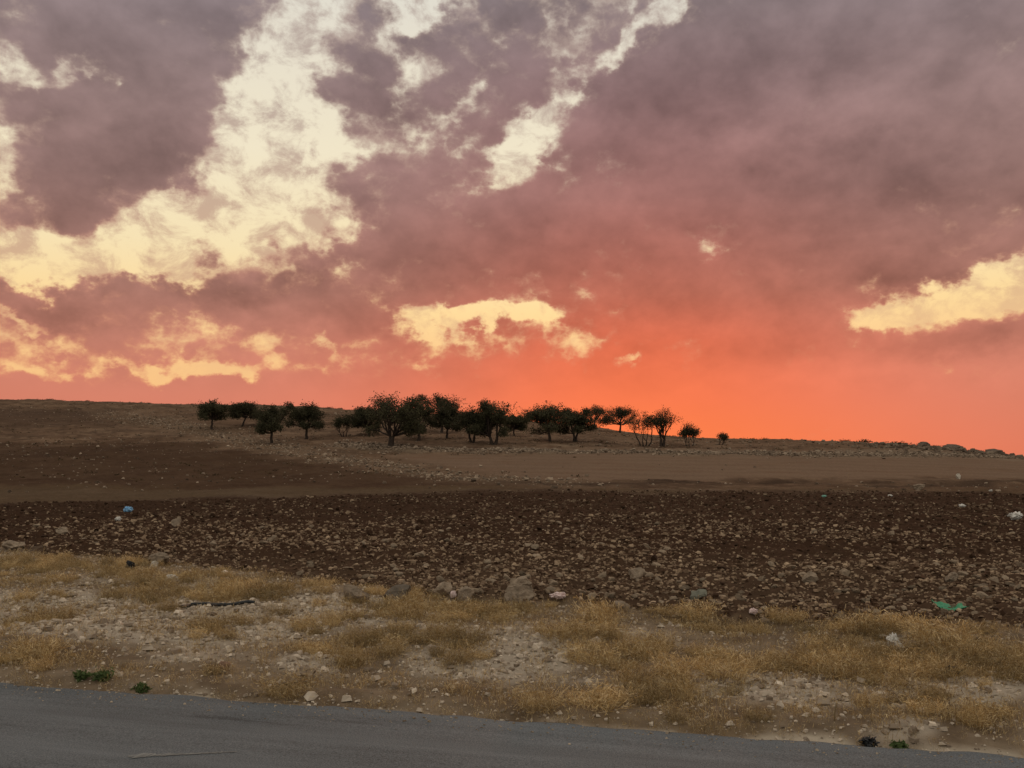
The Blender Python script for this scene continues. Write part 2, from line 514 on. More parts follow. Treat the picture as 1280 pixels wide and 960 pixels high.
def plan_masks(X, Y):
    px, py = layout(X, Y)
    n1 = fbm(X * 0.9, Y * 0.9, 4, 31)
    g = sstep(0.30, 0.80, 1.0 * blobs(px, py, GRAVEL) + 0.9 * n1 + 0.05)
    n2 = fbm(X * 1.3, Y * 1.3, 3, 41)
    rim = 0.95 * np.exp(-(road_dist(X, Y) / 0.75) ** 2) * sstep(400, 520, px)
    v_ = sstep(0.38, 0.85, np.minimum(0.72 * blobs(px, py, GROWTH) + rim, 0.80) + 1.45 * n2 - 0.25 * fbm(X * 4, Y * 4, 2, 43) - 0.13)
    return g, v_


def rough_height(X, Y):
    X, Y = np.asarray(X, float), np.asarray(Y, float)
    z = base_height(X, Y)
    rd = road_dist(X, Y)
    vm = verge_mask(X, Y)
    r = np.hypot(X, Y)
    off = sstep(0.0, 1.2, rd)
    _, py = layout(X, Y)
    # verge: humps and hollows
    zv = 0.16 * fbm(X * 0.45, Y * 0.45, 3, 3) + 0.05 * fbm(X * 2.2, Y * 2.2, 3, 4) + 0.018 * fbm(X * 9, Y * 9, 2, 8)
    # ploughed field: clods
    near = 1 - sstep(55, 75, r)
    zf = 0.10 * fbm(X * 0.35, Y * 0.35, 2, 12) + near * (0.13 * np.abs(fbm(X * 2.6, Y * 3.2, 3, 13)) + 0.08 * fbm(X * 7, Y * 8, 2, 14))
    # hill: broken ground
    zh = 0.5 * fbm(X * 0.05, Y * 0.05, 3, 21) + 0.22 * fbm(X * 0.35, Y * 0.35, 3, 22) + 0.14 * fbm(X * 1.3, Y * 1.9, 3, 23)
    smoothfield = sstep(566, 571, py) * (1 - sstep(598, 602, py)) * sstep(440, 560, layout(X, Y)[0])
    zh = zh * (1 - 0.75 * smoothfield)
    hw = sstep(46, 62, r) * (1 - 0.6 * sstep(250, 500, r))
    zz = (zv * vm + zf * (1 - vm)) * (1 - hw) + zh * hw
    road_bed = 1 - sstep(-0.02, 0.30, rd)
    zz = zz * off + 0.035 * sstep(0.0, 0.25, rd) * (1 - sstep(0.6, 2.0, rd)) * (0.6 + 0.8 * fbm(X * 5, Y * 5, 2, 2))
    return (z + zz) * (1 - road_bed) - 0.06 * road_bed * (rd > -8.5)


fine = math.radians(37.5)
TH = np.concatenate([np.linspace(-math.pi, -fine, 90, endpoint=False), np.linspace(-fine, fine, 580), np.linspace(fine, math.pi, 91)[1:-1]])
RR = np.concatenate([np.linspace(0.4, 3.6, 10, endpoint=False), np.exp(np.linspace(math.log(3.6), math.log(190), 540)), np.exp(np.linspace(math.log(196), math.log(6000), 40))])
TT, RM = np.meshgrid(TH, RR, indexing='ij')
GX, GY = RM * np.sin(TT), RM * np.cos(TT)
GZ = rough_height(GX, GY)


def ground_z(x, y):
    """height of the built ground sheet"""
    x, y = np.asarray(x, float), np.asarray(y, float)
    th = np.arctan2(x, y); r = np.hypot(x, y)
    i = np.interp(th, TH, np.arange(len(TH))); j = np.interp(r, RR, np.arange(len(RR)))
    i0 = np.clip(i.astype(int), 0, len(TH) - 2); j0 = np.clip(j.astype(int), 0, len(RR) - 2)
    fi, fj = i - i0, j - j0
    return (GZ[i0, j0] * (1 - fi) + GZ[i0 + 1, j0] * fi) * (1 - fj) + (GZ[i0, j0 + 1] * (1 - fi) + GZ[i0 + 1, j0 + 1] * fi) * fj


DS = np.exp(np.linspace(math.log(3), math.log(220), 2600))


def at(px, py):
    """the spot of ground that shows at column px, line py"""
    u = (px - 640) / F
    zs = ground_z(u * DS, DS)
    ray = EYE - DS * (py - HY) / F
    k = np.nonzero(zs >= ray)[0]
    d = DS[k[0]] if len(k) else DS[int(np.argmin(np.abs(zs - ray)))]
    x = u * d
    return float(x), float(d), float(ground_z(x, d))


def albedo(X, Y):
    px, py = layout(X, Y)
    r = np.hypot(X, Y)
    jit = 5 * fbm(X * 0.12, Y * 0.12, 3, 51) + 3 * fbm(X * 0.6, Y * 0.6, 2, 52)
    pj = py + jit * (1 - sstep(625, 660, py))
    C = np.empty(X.shape + (3,))

    def put(mask, col):
        C[:] = C * (1 - mask[..., None]) + np.array(col) * mask[..., None]
    n = fbm(X * 0.25, Y * 0.25, 4, 61)
    C[:] = (0.140, 0.092, 0.064)
    put(sstep(-0.1, 0.45, n) * 0.6, (0.22, 0.155, 0.112))
    put(sstep(-0.1, 0.5, -fbm(X * 0.1, Y * 0.22, 4, 62)) * 0.6, (0.085, 0.058, 0.042))
    put(sstep(0.0, 0.5, fbm(X * 0.5, Y * 0.9, 4, 63, 0.7)) * 0.6, (0.06, 0.038, 0.027))
    put(sstep(0.1, 0.6, fbm(X * 0.8, Y * 0.6, 4, 64, 0.7)) * 0.6, (0.25, 0.18, 0.13))
    # dark terrace high on the left
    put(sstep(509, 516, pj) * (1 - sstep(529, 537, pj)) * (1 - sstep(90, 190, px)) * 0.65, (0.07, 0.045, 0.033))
    # stony pale bank running down from the hill
    jit2 = 4 * fbm(X * 0.3, Y * 0.3, 3, 53)
    pj = pj + jit2 * (1 - sstep(600, 612, py))
    bank = np.interp(px, [100, 180, 280, 360, 440, 520, 600, 760], [508, 524, 543, 561, 576, 590, 599, 604])
    # dark ploughed strip on the left
    up = np.interp(px, [-600, 0, 150, 220, 300, 400, 520, 640, 900, 1280], [556, 555, 551, 551, 563, 581, 596, 603, 606, 606])
    dk = sstep(-7, 6, pj - up + 6 * fbm(X * 0.35, Y * 0.35, 3, 54)) * (1 - sstep(609, 613, pj)) * (1 - sstep(560, 800, px) * 0.55)
    put(dk * 0.75, (0.050, 0.0275, 0.0165))
    put(dk * sstep(0.05, 0.5, fbm(X * 0.5, Y * 0.8, 4, 65, 0.7)) * 0.6, (0.085, 0.053, 0.034))
    put(np.exp(-((pj - bank) / 9.0) ** 2) * sstep(90, 260, px) * (1 - sstep(700, 820, px)) * 0.6, (0.18, 0.132, 0.096))
    # the smooth tan field on the right
    tan = sstep(567, 570, pj) * (1 - sstep(597, 601, pj)) * sstep(0, 40, px - np.interp(py, [566, 600], [440, 640]))
    put(tan * (Y < 130) * 0.95, (0.195, 0.140, 0.106))
    put(tan * (0.5 + 0.5 * np.sin((Y + 0.12 * X) * 2.3 + 2.5 * fbm(X * 0.2, Y * 0.2, 2, 67))) * 0.28, (0.12, 0.082, 0.06))
    put(tan * sstep(0.1, 0.6, fbm(X * 0.25, Y * 0.7, 4, 66, 0.65)) * 0.45, (0.155, 0.097, 0.066))
    put(np.exp(-((pj - 604) / 1.8) ** 2) * sstep(560, 700, px) * 0.8, (0.05, 0.033, 0.024))  # shade of the terrace ledge, painted as a dark line into the ground colour
    # rubble line under the trees
    rub = np.interp(px, [380, 460, 640, 1000, 1150, 1280], [555, 559, 563, 567, 567, 572])
    put(np.exp(-((pj - rub) / 4.0) ** 2) * sstep(380, 450, px) * (Y < 120) * 0.8, (0.22, 0.175, 0.135))
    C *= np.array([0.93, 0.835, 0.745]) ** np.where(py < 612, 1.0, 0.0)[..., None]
    # unploughed strip
    lo = np.interp(px, [-600, 0, 300, 600, 1280], [632, 630, 624, 614, 614])
    put(sstep(608, 612, pj) * (1 - sstep(-2, 3, pj - lo)) * 0.8, (0.085, 0.053, 0.029))
    # ploughed stony field
    plough = sstep(-2, 3, pj - lo)
    put(plough, (0.047, 0.0235, 0.013))
    put(plough * (0.5 + 0.5 * np.sin((Y - 0.05 * X) * 6.0 + 4 * fbm(X * 0.3, Y * 0.3, 2, 68))) * 0.35, (0.024, 0.012, 0.0065))
    put(plough * sstep(0.0, 0.5, fbm(X * 2, Y * 2, 4, 71)) * 0.5, (0.055, 0.030, 0.018))
    put(plough * sstep(670, 730, py) * 0.6, (0.085, 0.052, 0.033))
    # verge
    vm = verge_mask(X, Y)
    g, v_ = plan_masks(X, Y)
    put(vm, (0.215, 0.158, 0.108))
    put(vm * sstep(-.2, .4, fbm(X * 3, Y * 3, 4, 81, .65)) * 0.6, (0.10, 0.064, 0.040))
    put(vm * v_ * 0.5, (0.16, 0.105, 0.055))
    put(vm * g * 0.9, (0.40, 0.33, 0.26))
    rd = road_dist(X, Y)
    put((1 - sstep(0.03, 0.14, rd + 0.16 * fbm(X * 3, Y * 3, 3, 91))) * (rd > -0.5) * 0.95, (0.46, 0.38, 0.295))
    # land on the other side of the road
    put((rd < -8.0) * 1.0, (0.15, 0.11, 0.075))
    return C


na, nr = GX.shape
idx = np.arange(na * nr).reshape(na, nr)
q = np.stack([idx[:-1, :-1], idx[:-1, 1:], idx[1:, 1:], idx[1:, :-1]], -1).reshape(-1, 4)
qw = np.stack([idx[-1, :-1], idx[-1, 1:], idx[0, 1:], idx[0, :-1]], -1).reshape(-1, 4)   # closes the ring
GV = np.stack([GX, GY, GZ], -1).reshape(-1, 3)
GV = np.vstack([GV, [[0, 0, -0.06]]])
hub = np.stack([np.roll(idx[:, 0], -1), np.full(na, na * nr), idx[:, 0]], -1)
q = q[:, ::-1]; qw = qw[:, ::-1]
me = mesh_np('ground', GV, [np.vstack([q, qw]), hub[:, ::-1]], M['ground'], True)
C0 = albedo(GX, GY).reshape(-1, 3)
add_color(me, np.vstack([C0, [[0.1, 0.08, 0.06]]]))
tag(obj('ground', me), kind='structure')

# ------------------------------------------------------------------ road
m = bpy.data.materials.new('asphalt'); m.use_nodes = True
S.tree = m.node_tree
b = m.node_tree.nodes['Principled BSDF']
co = S(m.node_tree.nodes.new('ShaderNodeTexCoord').outputs['Object'])
mp = m.node_tree.nodes.new('ShaderNodeMapping'); m.node_tree.links.new(co.s, mp.inputs[0]); mp.inputs[3].default_value = (0.16, 2.2, 1)
streak = noise(S(mp.outputs[0]), 2.0, 5.0, 0.6)
mp2 = m.node_tree.nodes.new('ShaderNodeMapping'); m.node_tree.links.new(co.s, mp2.inputs[0]); mp2.inputs[3].default_value = (0.5, 1.3, 1)
patch = noise(S(mp2.outputs[0]), 0.9, 4.0, 0.5)
grain = noise(co, 110.0, 2.0, 0.7)
val = 0.135 * ((streak - 0.5) * 1.2 + (patch - 0.5) * 0.8 + (grain - 0.5) * 2.6 + 1.0)
dark = smooth(streak, 0.40, 0.30)
val = val * (1.0 - dark * 0.30)
colr = combine(val * 0.90, val * 0.975, val * 1.06)
m.node_tree.links.new(colr.s, b.inputs['Base Color'])
b.inputs['Roughness'].default_value = 0.85
b.inputs['Specular IOR Level'].default_value = 0.25
bp = m.node_tree.nodes.new('ShaderNodeBump'); bp.inputs['Distance'].default_value = 0.006
m.node_tree.links.new(noise(co, 160.0, 3.0, 0.7).s, bp.inputs['Height']); m.node_tree.links.new(bp.outputs[0], b.inputs['Normal'])
M['asphalt'] = m
# along the road: local x; ragged far edge at local y = 0, near edge at -7
xs = np.concatenate([np.linspace(-400, -12, 60, endpoint=False), np.linspace(-12, 12, 480), np.linspace(12, 400, 61)[1:]])
e1 = 0.03 * fbm(xs * 0.8, xs * 0, 2, 3) + 0.055 * fbm(xs * 3.1, xs * 0 + 4, 4, 4, 0.6)
rows = [(e1 - 0.012, -0.05), (e1, -0.008), (e1 - 0.04, 0.0), (0 * e1 - 2.0, 0.028), (0 * e1 - 3.5, 0.04), (0 * e1 - 5.2, 0.028), (0 * e1 - 7.2, 0.0), (0 * e1 - 7.22, -0.05)]
V = np.concatenate([np.stack([xs, yy, np.full_like(xs, zz)], -1) for yy, zz in rows])
nx = len(xs)
ii = np.arange(nx - 1)
fq = np.concatenate([np.stack([k * nx + ii, k * nx + ii + 1, (k + 1) * nx + ii + 1, (k + 1) * nx + ii], -1) for k in range(len(rows) - 1)])
me = mesh_np('road', V, fq[:, ::-1], m, True)
RA = math.atan(ROAD_S)
road = tag(obj('road', me, loc=(0, ROAD_C, 0.0), rot=(0, 0, RA)), kind='structure')


def road_local(x, y):
    c, s_ = math.cos(-RA), math.sin(-RA)
    y = y - ROAD_C
    return c * x - s_ * y, s_ * x + c * y


def road_top(ly):
    return float(np.interp(-ly, [0, .04, 2, 3.5, 5.2, 7.2], [-.008, 0, .028, .04, .028, 0]))


# worn stroke of road paint
pts = []
for px, py in ((160, 947.5), (200, 946), (245, 944), (300, 941)):
    d = (EYE - 0.01) * F / (py - HY); pts.append(road_local((px - 640) / F * d, d))
vv, ff = [], []
L = 150
px_ = np.interp(np.linspace(0, 1, L), np.linspace(0, 1, 4), [p[0] for p in pts]); py_ = np.interp(np.linspace(0, 1, L), np.linspace(0, 1, 4), [p[1] for p in pts])
wn = np.clip(0.030 + 0.05 * fbm(np.arange(L) * 0.09, np.zeros(L), 3, 5), 0.006, 0.06)
for k in range(L):
    hw = wn[k] * min(1, 3 * (1 - k / (L - 1)) + 0.05) * min(1, k / 12 + 0.1)
    vv += [(px_[k], py_[k] - hw, road_top(py_[k] - hw) + 0.004), (px_[k], py_[k] + hw, road_top(py_[k] + hw) + 0.004)]
    if k and random.random() > 0.12: ff.append((2 * k - 2, 2 * k, 2 * k + 1, 2 * k - 1))
mk = obj('road_marking', mesh_np('road_marking', np.array(vv), np.array(ff), M['paint']), loc=(0, ROAD_C, 0), rot=(0, 0, RA))
tag(mk, kind='structure')

# ------------------------------------------------------------------ things to be found by
MARKS = [(at(px, py)[:2], w) for px, py, w in (
    (650, 748, 'the large angular grey boulder'), (446, 753, 'the ridged tan boulder'), (496, 751, 'the dark hollow boulder'), (570, 748, 'the pale pink scrap'),
    (201, 705, 'the domed pale boulder'), (78, 668, 'the domed rock in dark soil'), (220, 658, 'the upright slanting rock'), (872, 750, 'the smooth grey green boulder'),
    (797, 722, 'the broad pale boulder'), (778, 765, 'the boulder at the shrub belt'), (1012, 728, 'the tall tan boulder'), (1188, 763, 'the green netting'),
    (160, 640, 'the small blue bag'), (1269, 650, 'the bright white bag'), (215, 727, 'the crumpled white bag'), (163, 714, 'the black bag in the grass'),
    (697, 750, 'the torn pinkish bag'), (1117, 812, 'the white torn paper'), (1190, 846, 'the torn black bag'), (1222, 808, 'the small black scrap'), (1086, 935, 'the ragged black plastic'),
    (384, 846, 'the pale grey blocky stone'), (280, 838, 'the rounded reddish stone'), (128, 850, 'the broad green weed'), (178, 864, 'the tiny green weed'),
    (1143, 917, 'the pale pointed stone'), (1232, 884, 'the whitish stone on gravel'), (226, 762, 'the hose end'), (303, 757, 'the black hose'), (1043, 901, 'the upright pale stalk'), (1250, 848, 'the tall pale stalk'))]


def near_mark(x, y, reach):
    q = min(MARKS, key=lambda m_: (m_[0][0] - x) ** 2 + (m_[0][1] - y) ** 2)
    return q[1] if math.hypot(q[0][0] - x, q[0][1] - y) < reach * max(1, y / 14) else None


# ------------------------------------------------------------------ stones
def ico(sub):
    t = (1 + 5 ** 0.5) / 2
    v_ = [(-1, t, 0), (1, t, 0), (-1, -t, 0), (1, -t, 0), (0, -1, t), (0, 1, t), (0, -1, -t), (0, 1, -t), (t, 0, -1), (t, 0, 1), (-t, 0, -1), (-t, 0, 1)]
    f_ = [(0, 11, 5), (0, 5, 1), (0, 1, 7), (0, 7, 10), (0, 10, 11), (1, 5, 9), (5, 11, 4), (11, 10, 2), (10, 7, 6), (7, 1, 8), (3, 9, 4), (3, 4, 2), (3, 2, 6), (3, 6, 8), (3, 8, 9), (4, 9, 5), (2, 4, 11), (6, 2, 10), (8, 6, 7), (9, 8, 1)]
    v_ = [np.array(p) / np.linalg.norm(p) for p in v_]
    for _ in range(sub):
        c, nf = {}, []
        def mid(a, b):
            k = (min(a, b), max(a, b))
            if k not in c:
                p = v_[a] + v_[b]; v_.append(p / np.linalg.norm(p)); c[k] = len(v_) - 1
            return c[k]
        for a, b_, cc in f_:
            x, y, z = mid(a, b_), mid(b_, cc), mid(cc, a)
            nf += [(a, x, z), (b_, y, x), (cc, z, y), (x, y, z)]
        f_ = nf
    return np.array(v_), np.array(f_)


def rock_shape(sub, seed, cuts=7, flat=0.6, rough=0.10):
    """a broken stone: a ball cut by random planes, then roughened"""
    g = np.random.default_rng(seed)
    v_, f_ = ico(sub)
    v_ = v_ * np.array([1.0, g.uniform(0.62, 0.95), g.uniform(flat * 0.8, flat * 1.2)])
    for _ in range(cuts):
        n_ = g.normal(size=3); n_ /= np.linalg.norm(n_)
        k = g.uniform(0.42, 0.72)
        h_ = v_ @ n_ - k * np.abs(v_ @ n_).max()
        v_ = v_ - np.outer(np.maximum(h_, 0), n_)
    ph = g.uniform(0, 6, 3)
    w = np.sin(v_ * 5 + ph).sum(1) * 0.5 + g.normal(size=len(v_)) * 0.5
    return v_ * (1 + rough * w[:, None] * 0.5), f_


ROCK_LOW = [rock_shape(0, 100 + k, 5, 0.62, 0.22) for k in range(14)]


def chip(seed):
    """an angular broken piece: eight uneven corners"""
    g = np.random.default_rng(seed)
    c = np.array([(x_, y_, z_) for z_ in (-1, 1) for y_ in (-1, 1) for x_ in (-1, 1)], float)
    c = c * np.array([0.72, g.uniform(.42, .66), g.uniform(.24, .42)]) * g.uniform(0.55, 1.2, (8, 3))
    c[4:, :2] *= g.uniform(0.45, 0.95)
    t = [(0, 2, 3), (0, 3, 1), (4, 5, 7), (4, 7, 6), (0, 1, 5), (0, 5, 4), (2, 6, 7), (2, 7, 3), (0, 4, 6), (0, 6, 2), (1, 3, 7), (1, 7, 5)]
    return c, np.array(t)


CHIPS = [chip(3000 + k) for k in range(24)]
ROCK_MID = [rock_shape(1, 200 + k, 7, 0.62, 0.12) for k in range(10)]


def scatter_stones(name, X, Y, size, tint, sink=0.25, tilt=0.6, shapes=CHIPS, label=None, cat=None, Z=None):
    if Z is None: Z = ground_z(X, Y)
    vs_, fs_, cs_ = [], [], []
    kind = RNG.integers(0, len(shapes), len(X))
    off = 0
    for k, (bv, bf) in enumerate(shapes):
        sel = np.nonzero(kind == k)[0]
        if not len(sel): continue
        a = RNG.uniform(0, 6.283, len(sel)); tx = RNG.normal(0, tilt * 0.5, len(sel)); s_ = size[sel]
        P = bv[None] * s_[:, None, None] * 0.5
        ct, st = np.cos(tx)[:, None], np.sin(tx)[:, None]
        y_, z_ = P[..., 1] * ct - P[..., 2] * st, P[..., 1] * st + P[..., 2] * ct
        ca, sa = np.cos(a)[:, None], np.sin(a)[:, None]
        x2, y2 = P[..., 0] * ca - y_ * sa, P[..., 0] * sa + y_ * ca
        zc = Z[sel] + s_ * 0.5 * 0.6 * (1 - 2 * sink)
        W = np.stack([x2 + X[sel][:, None], y2 + Y[sel][:, None], z_ + zc[:, None]], -1)
        vs_.append(W.reshape(-1, 3))
        fs_.append((bf[None] + (np.arange(len(sel)) * len(bv))[:, None, None] + off).reshape(-1, 3))
        cs_.append(np.repeat(tint[sel], len(bv), 0))
        off += len(sel) * len(bv)
    me_ = mesh_np(name, np.concatenate(vs_), np.concatenate(fs_), M['stone'])
    add_color(me_, np.concatenate(cs_))
    o = obj(name, me_)
    tag(o, label, cat, kind='stuff')
    return o


def stone_tint(n, lo=(0.115, 0.08, 0.055), hi=(0.33, 0.27, 0.21), bias=1.0):
    t = RNG.random(n) ** bias
    c = np.array(lo)[None] * (1 - t[:, None]) + np.array(hi)[None] * t[:, None]
    return c * RNG.uniform(0.85, 1.15, (n, 1))


def wedge_points(n, d0, d1, umax=0.80, power=1.0):
    """points spread evenly over the plan of the land ahead"""
    d = np.sqrt(RNG.uniform(d0 ** 2, d1 ** 2, n))
    u = RNG.uniform(-umax, umax, n)
    return u * d, d


# ploughed field
X, Y = wedge_points(480000, 8.0, 55, 0.68)
px, py = layout(X, Y)
lo = np.interp(px, [-600, 0, 300, 600, 1280], [632, 630, 624, 614, 614])
vm = verge_mask(X, Y)
per = np.interp(Y, [8, 11, 14, 18, 24, 32, 42, 55], [330, 310, 240, 115, 36, 12, 5, 3])
per = per * np.clip(0.85 + 1.5 * fbm(X * 0.35, Y * 0.35, 3, 15), 0.12, 1.6)
left = 1 - (1 - sstep(-80, 330, px)) * (1 - sstep(690, 720, py)) * 0.75
avail = 480000 / (0.68 * (55 ** 2 - 8 ** 2))
keep = (vm < 0.4) & (py > lo) & (RNG.random(len(X)) < per * left / avail)
X, Y = X[keep], Y[keep]
size = 0.054 * np.exp(RNG.normal(0, 0.45, len(X))) * (1 + 0.75 * sstep(12, 38, Y))
size = np.clip(size, 0.035, 0.30)
order = np.argsort(-size / Y * (np.abs(X / Y) < 0.6))
big, rest_ = order[:260], order[260:]
print('field stones', len(X))
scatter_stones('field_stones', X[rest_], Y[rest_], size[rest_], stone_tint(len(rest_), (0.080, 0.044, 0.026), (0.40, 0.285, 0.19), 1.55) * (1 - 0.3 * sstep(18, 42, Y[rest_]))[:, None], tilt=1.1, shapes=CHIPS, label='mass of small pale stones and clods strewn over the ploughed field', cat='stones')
SX, SY, SS = X[big], Y[big], np.clip(size[big] * 1.05, 0.08, 0.24)
# earth clods
X, Y = wedge_points(22000, 9.0, 54, 0.68)
px, py = layout(X, Y)
keep = (verge_mask(X, Y) < 0.4) & (py > np.interp(px, [-600, 0, 300, 600, 1280], [632, 630, 624, 614, 614])) & (RNG.random(len(X)) < np.clip(0.15 + (8 / Y), 0, 1))
X, Y = X[keep], Y[keep]
cl = stone_tint(len(X), (0.03, 0.015, 0.008), (0.07, 0.039, 0.024))
scatter_stones('earth_clods', X, Y, np.clip(0.07 * np.exp(RNG.normal(0, 0.4, len(X))) * (1 + 0.6 * sstep(12, 35, Y)), 0.04, 0.3), cl, sink=0.15, shapes=CHIPS, label='dark brown clods of turned earth in the ploughed field', cat='clods')
# verge gravel
X, Y = wedge_points(105000, 4.6, 19, 0.68)
rd = road_dist(X, Y)
g, v_ = plan_masks(X, Y)
edge_strip = (rd > 0.0) & (rd < 0.22)
keep = (verge_mask(X, Y) > 0.5) & (rd > 0.02) & (RNG.random(len(X)) < np.where(edge_strip, 0.9, 0.30 + 0.42 * g - 0.08 * v_))
X, Y = X[keep], Y[keep]
edge_strip = road_dist(X, Y) < 0.22
size = np.where(edge_strip, 0.020, 0.026 + 0.014 * plan_masks(X, Y)[0]) * np.exp(RNG.normal(0, 0.55, len(X)))
size = np.clip(size, 0.012, 0.15)
scatter_stones('verge_gravel', X, Y, size, stone_tint(len(X), (0.19, 0.14, 0.10), (0.60, 0.50, 0.40), 1.0), label='loose pale limestone gravel scattered on the roadside verge', cat='gravel')


# grit on the asphalt edge
lx = RNG.uniform(-6, 6, 1500); ly = -np.abs(RNG.normal(0, 0.16, 1500)) - 0.02
GXr = math.cos(RA) * lx - math.sin(RA) * ly; GYr = math.sin(RA) * lx + math.cos(RA) * ly + ROAD_C
scatter_stones('road_grit', GXr, GYr, np.clip(0.011 * np.exp(RNG.normal(0, .5, 1500)), .005, .04), stone_tint(1500, (0.15, 0.11, 0.08), (0.42, 0.34, 0.26)), sink=0.3, shapes=CHIPS,
               Z=np.array([road_top(q_) for q_ in ly]), label='fine grit scattered over the edge of the asphalt', cat='grit')


def line_points(line, n, spread):
    """points along a line of (column, line) marks on the land, spread sideways in metres"""
    P = np.array([at(*p)[:2] for p in line])
    seg = np.hypot(*np.diff(P, axis=0).T); cum = np.concatenate([[0], np.cumsum(seg)])
    t = RNG.uniform(0, cum[-1], n)
    x, y = np.interp(t, cum, P[:, 0]), np.interp(t, cum, P[:, 1])
    sp = spread * (0.55 + 0.9 * np.clip(fbm(t * 0.15, t * 0, 2, 9) + 0.5, 0, 1))
    return x + RNG.normal(0, 1, n) * sp * 0.6, y + RNG.normal(0, 1, n) * sp


X, Y = line_points([(425, 555), (470, 559), (640, 563), (800, 565), (1000, 567), (1130, 568), (1275, 573)], 5200, 1.2)
scatter_stones('rubble_row', X, Y, np.clip(0.19 * np.exp(RNG.normal(0, 0.45, len(X))), 0.08, 0.6), stone_tint(len(X), (0.10, 0.07, 0.05), (0.36, 0.27, 0.20)), sink=0.1, label='long low row of rubble stones below the olive trees', cat='stone row')
X, Y = line_points([(130, 516), (190, 527), (280, 544), (340, 557), (440, 577), (520, 590), (600, 599), (720, 603)], 4200, 2.3)
scatter_stones('rubble_bank', X, Y, np.clip(0.15 * np.exp(RNG.normal(0, 0.5, len(X))), 0.06, 0.5), stone_tint(len(X), (0.10, 0.07, 0.05), (0.37, 0.275, 0.20)), sink=0.2, label='pale bank of rubble running down the slope beside the dark ploughed strip', cat='stone bank')
X, Y = line_points([(1080, 556), (1150, 559), (1200, 564), (1250, 568)], 700, 3.0)
scatter_stones('crest_rubble', X, Y, np.clip(0.35 * np.exp(RNG.normal(0, 0.5, len(X))), 0.12, 1.0), stone_tint(len(X), (0.08, 0.055, 0.04), (0.22, 0.165, 0.12)), sink=0.2, label='rubble spread on the low end of the hill crest', cat='rubble')
# scattered stones on the slope and the track
X, Y = wedge_points(22000, 48, 165, 0.68)
px, py = layout(X, Y)
sm = sstep(566, 571, py) * (1 - sstep(598, 603, py)) * sstep(440, 560, px)
keep = RNG.random(len(X)) < (0.75 - 0.72 * sm) * np.clip(0.45 + fbm(X * 0.06, Y * 0.15, 3, 19) * 1.4, 0.03, 1)
X, Y = X[keep], Y[keep]
scatter_stones('slope_stones', X, Y, np.clip(0.14 * np.exp(RNG.normal(0, 0.55, len(X))), 0.05, 0.6), stone_tint(len(X), (0.08, 0.055, 0.038), (0.36, 0.27, 0.2), 1.3), label='stones strewn across the far hillside below the skyline', cat='stones')

# the largest field stones, each by itself
rock_me = []
for k, (v_, f_) in enumerate(ROCK_MID):
    rock_me.append(mesh_np('field_stone', v_ * 0.5, f_, M['rock']))
ZS = ground_z(SX, SY)
for x, y, z, s_ in zip(SX, SY, ZS, SS):
    o = obj('field_stone', random.choice(rock_me), loc=(x, y, z + s_ * 0.13), rot=(random.gauss(0, .25), random.gauss(0, .25), random.uniform(0, 6.28)), scale=(s_, s_ * random.uniform(.8, 1.1), s_ * random.uniform(.55, .9)))
    nm = near_mark(x, y, 0.8)
    tag(o, 'broken limestone lying close to ' + nm if nm else 'pale broken limestone lying loose among the clods of the ploughed field', 'stone', 'loose limestones in the ploughed field')

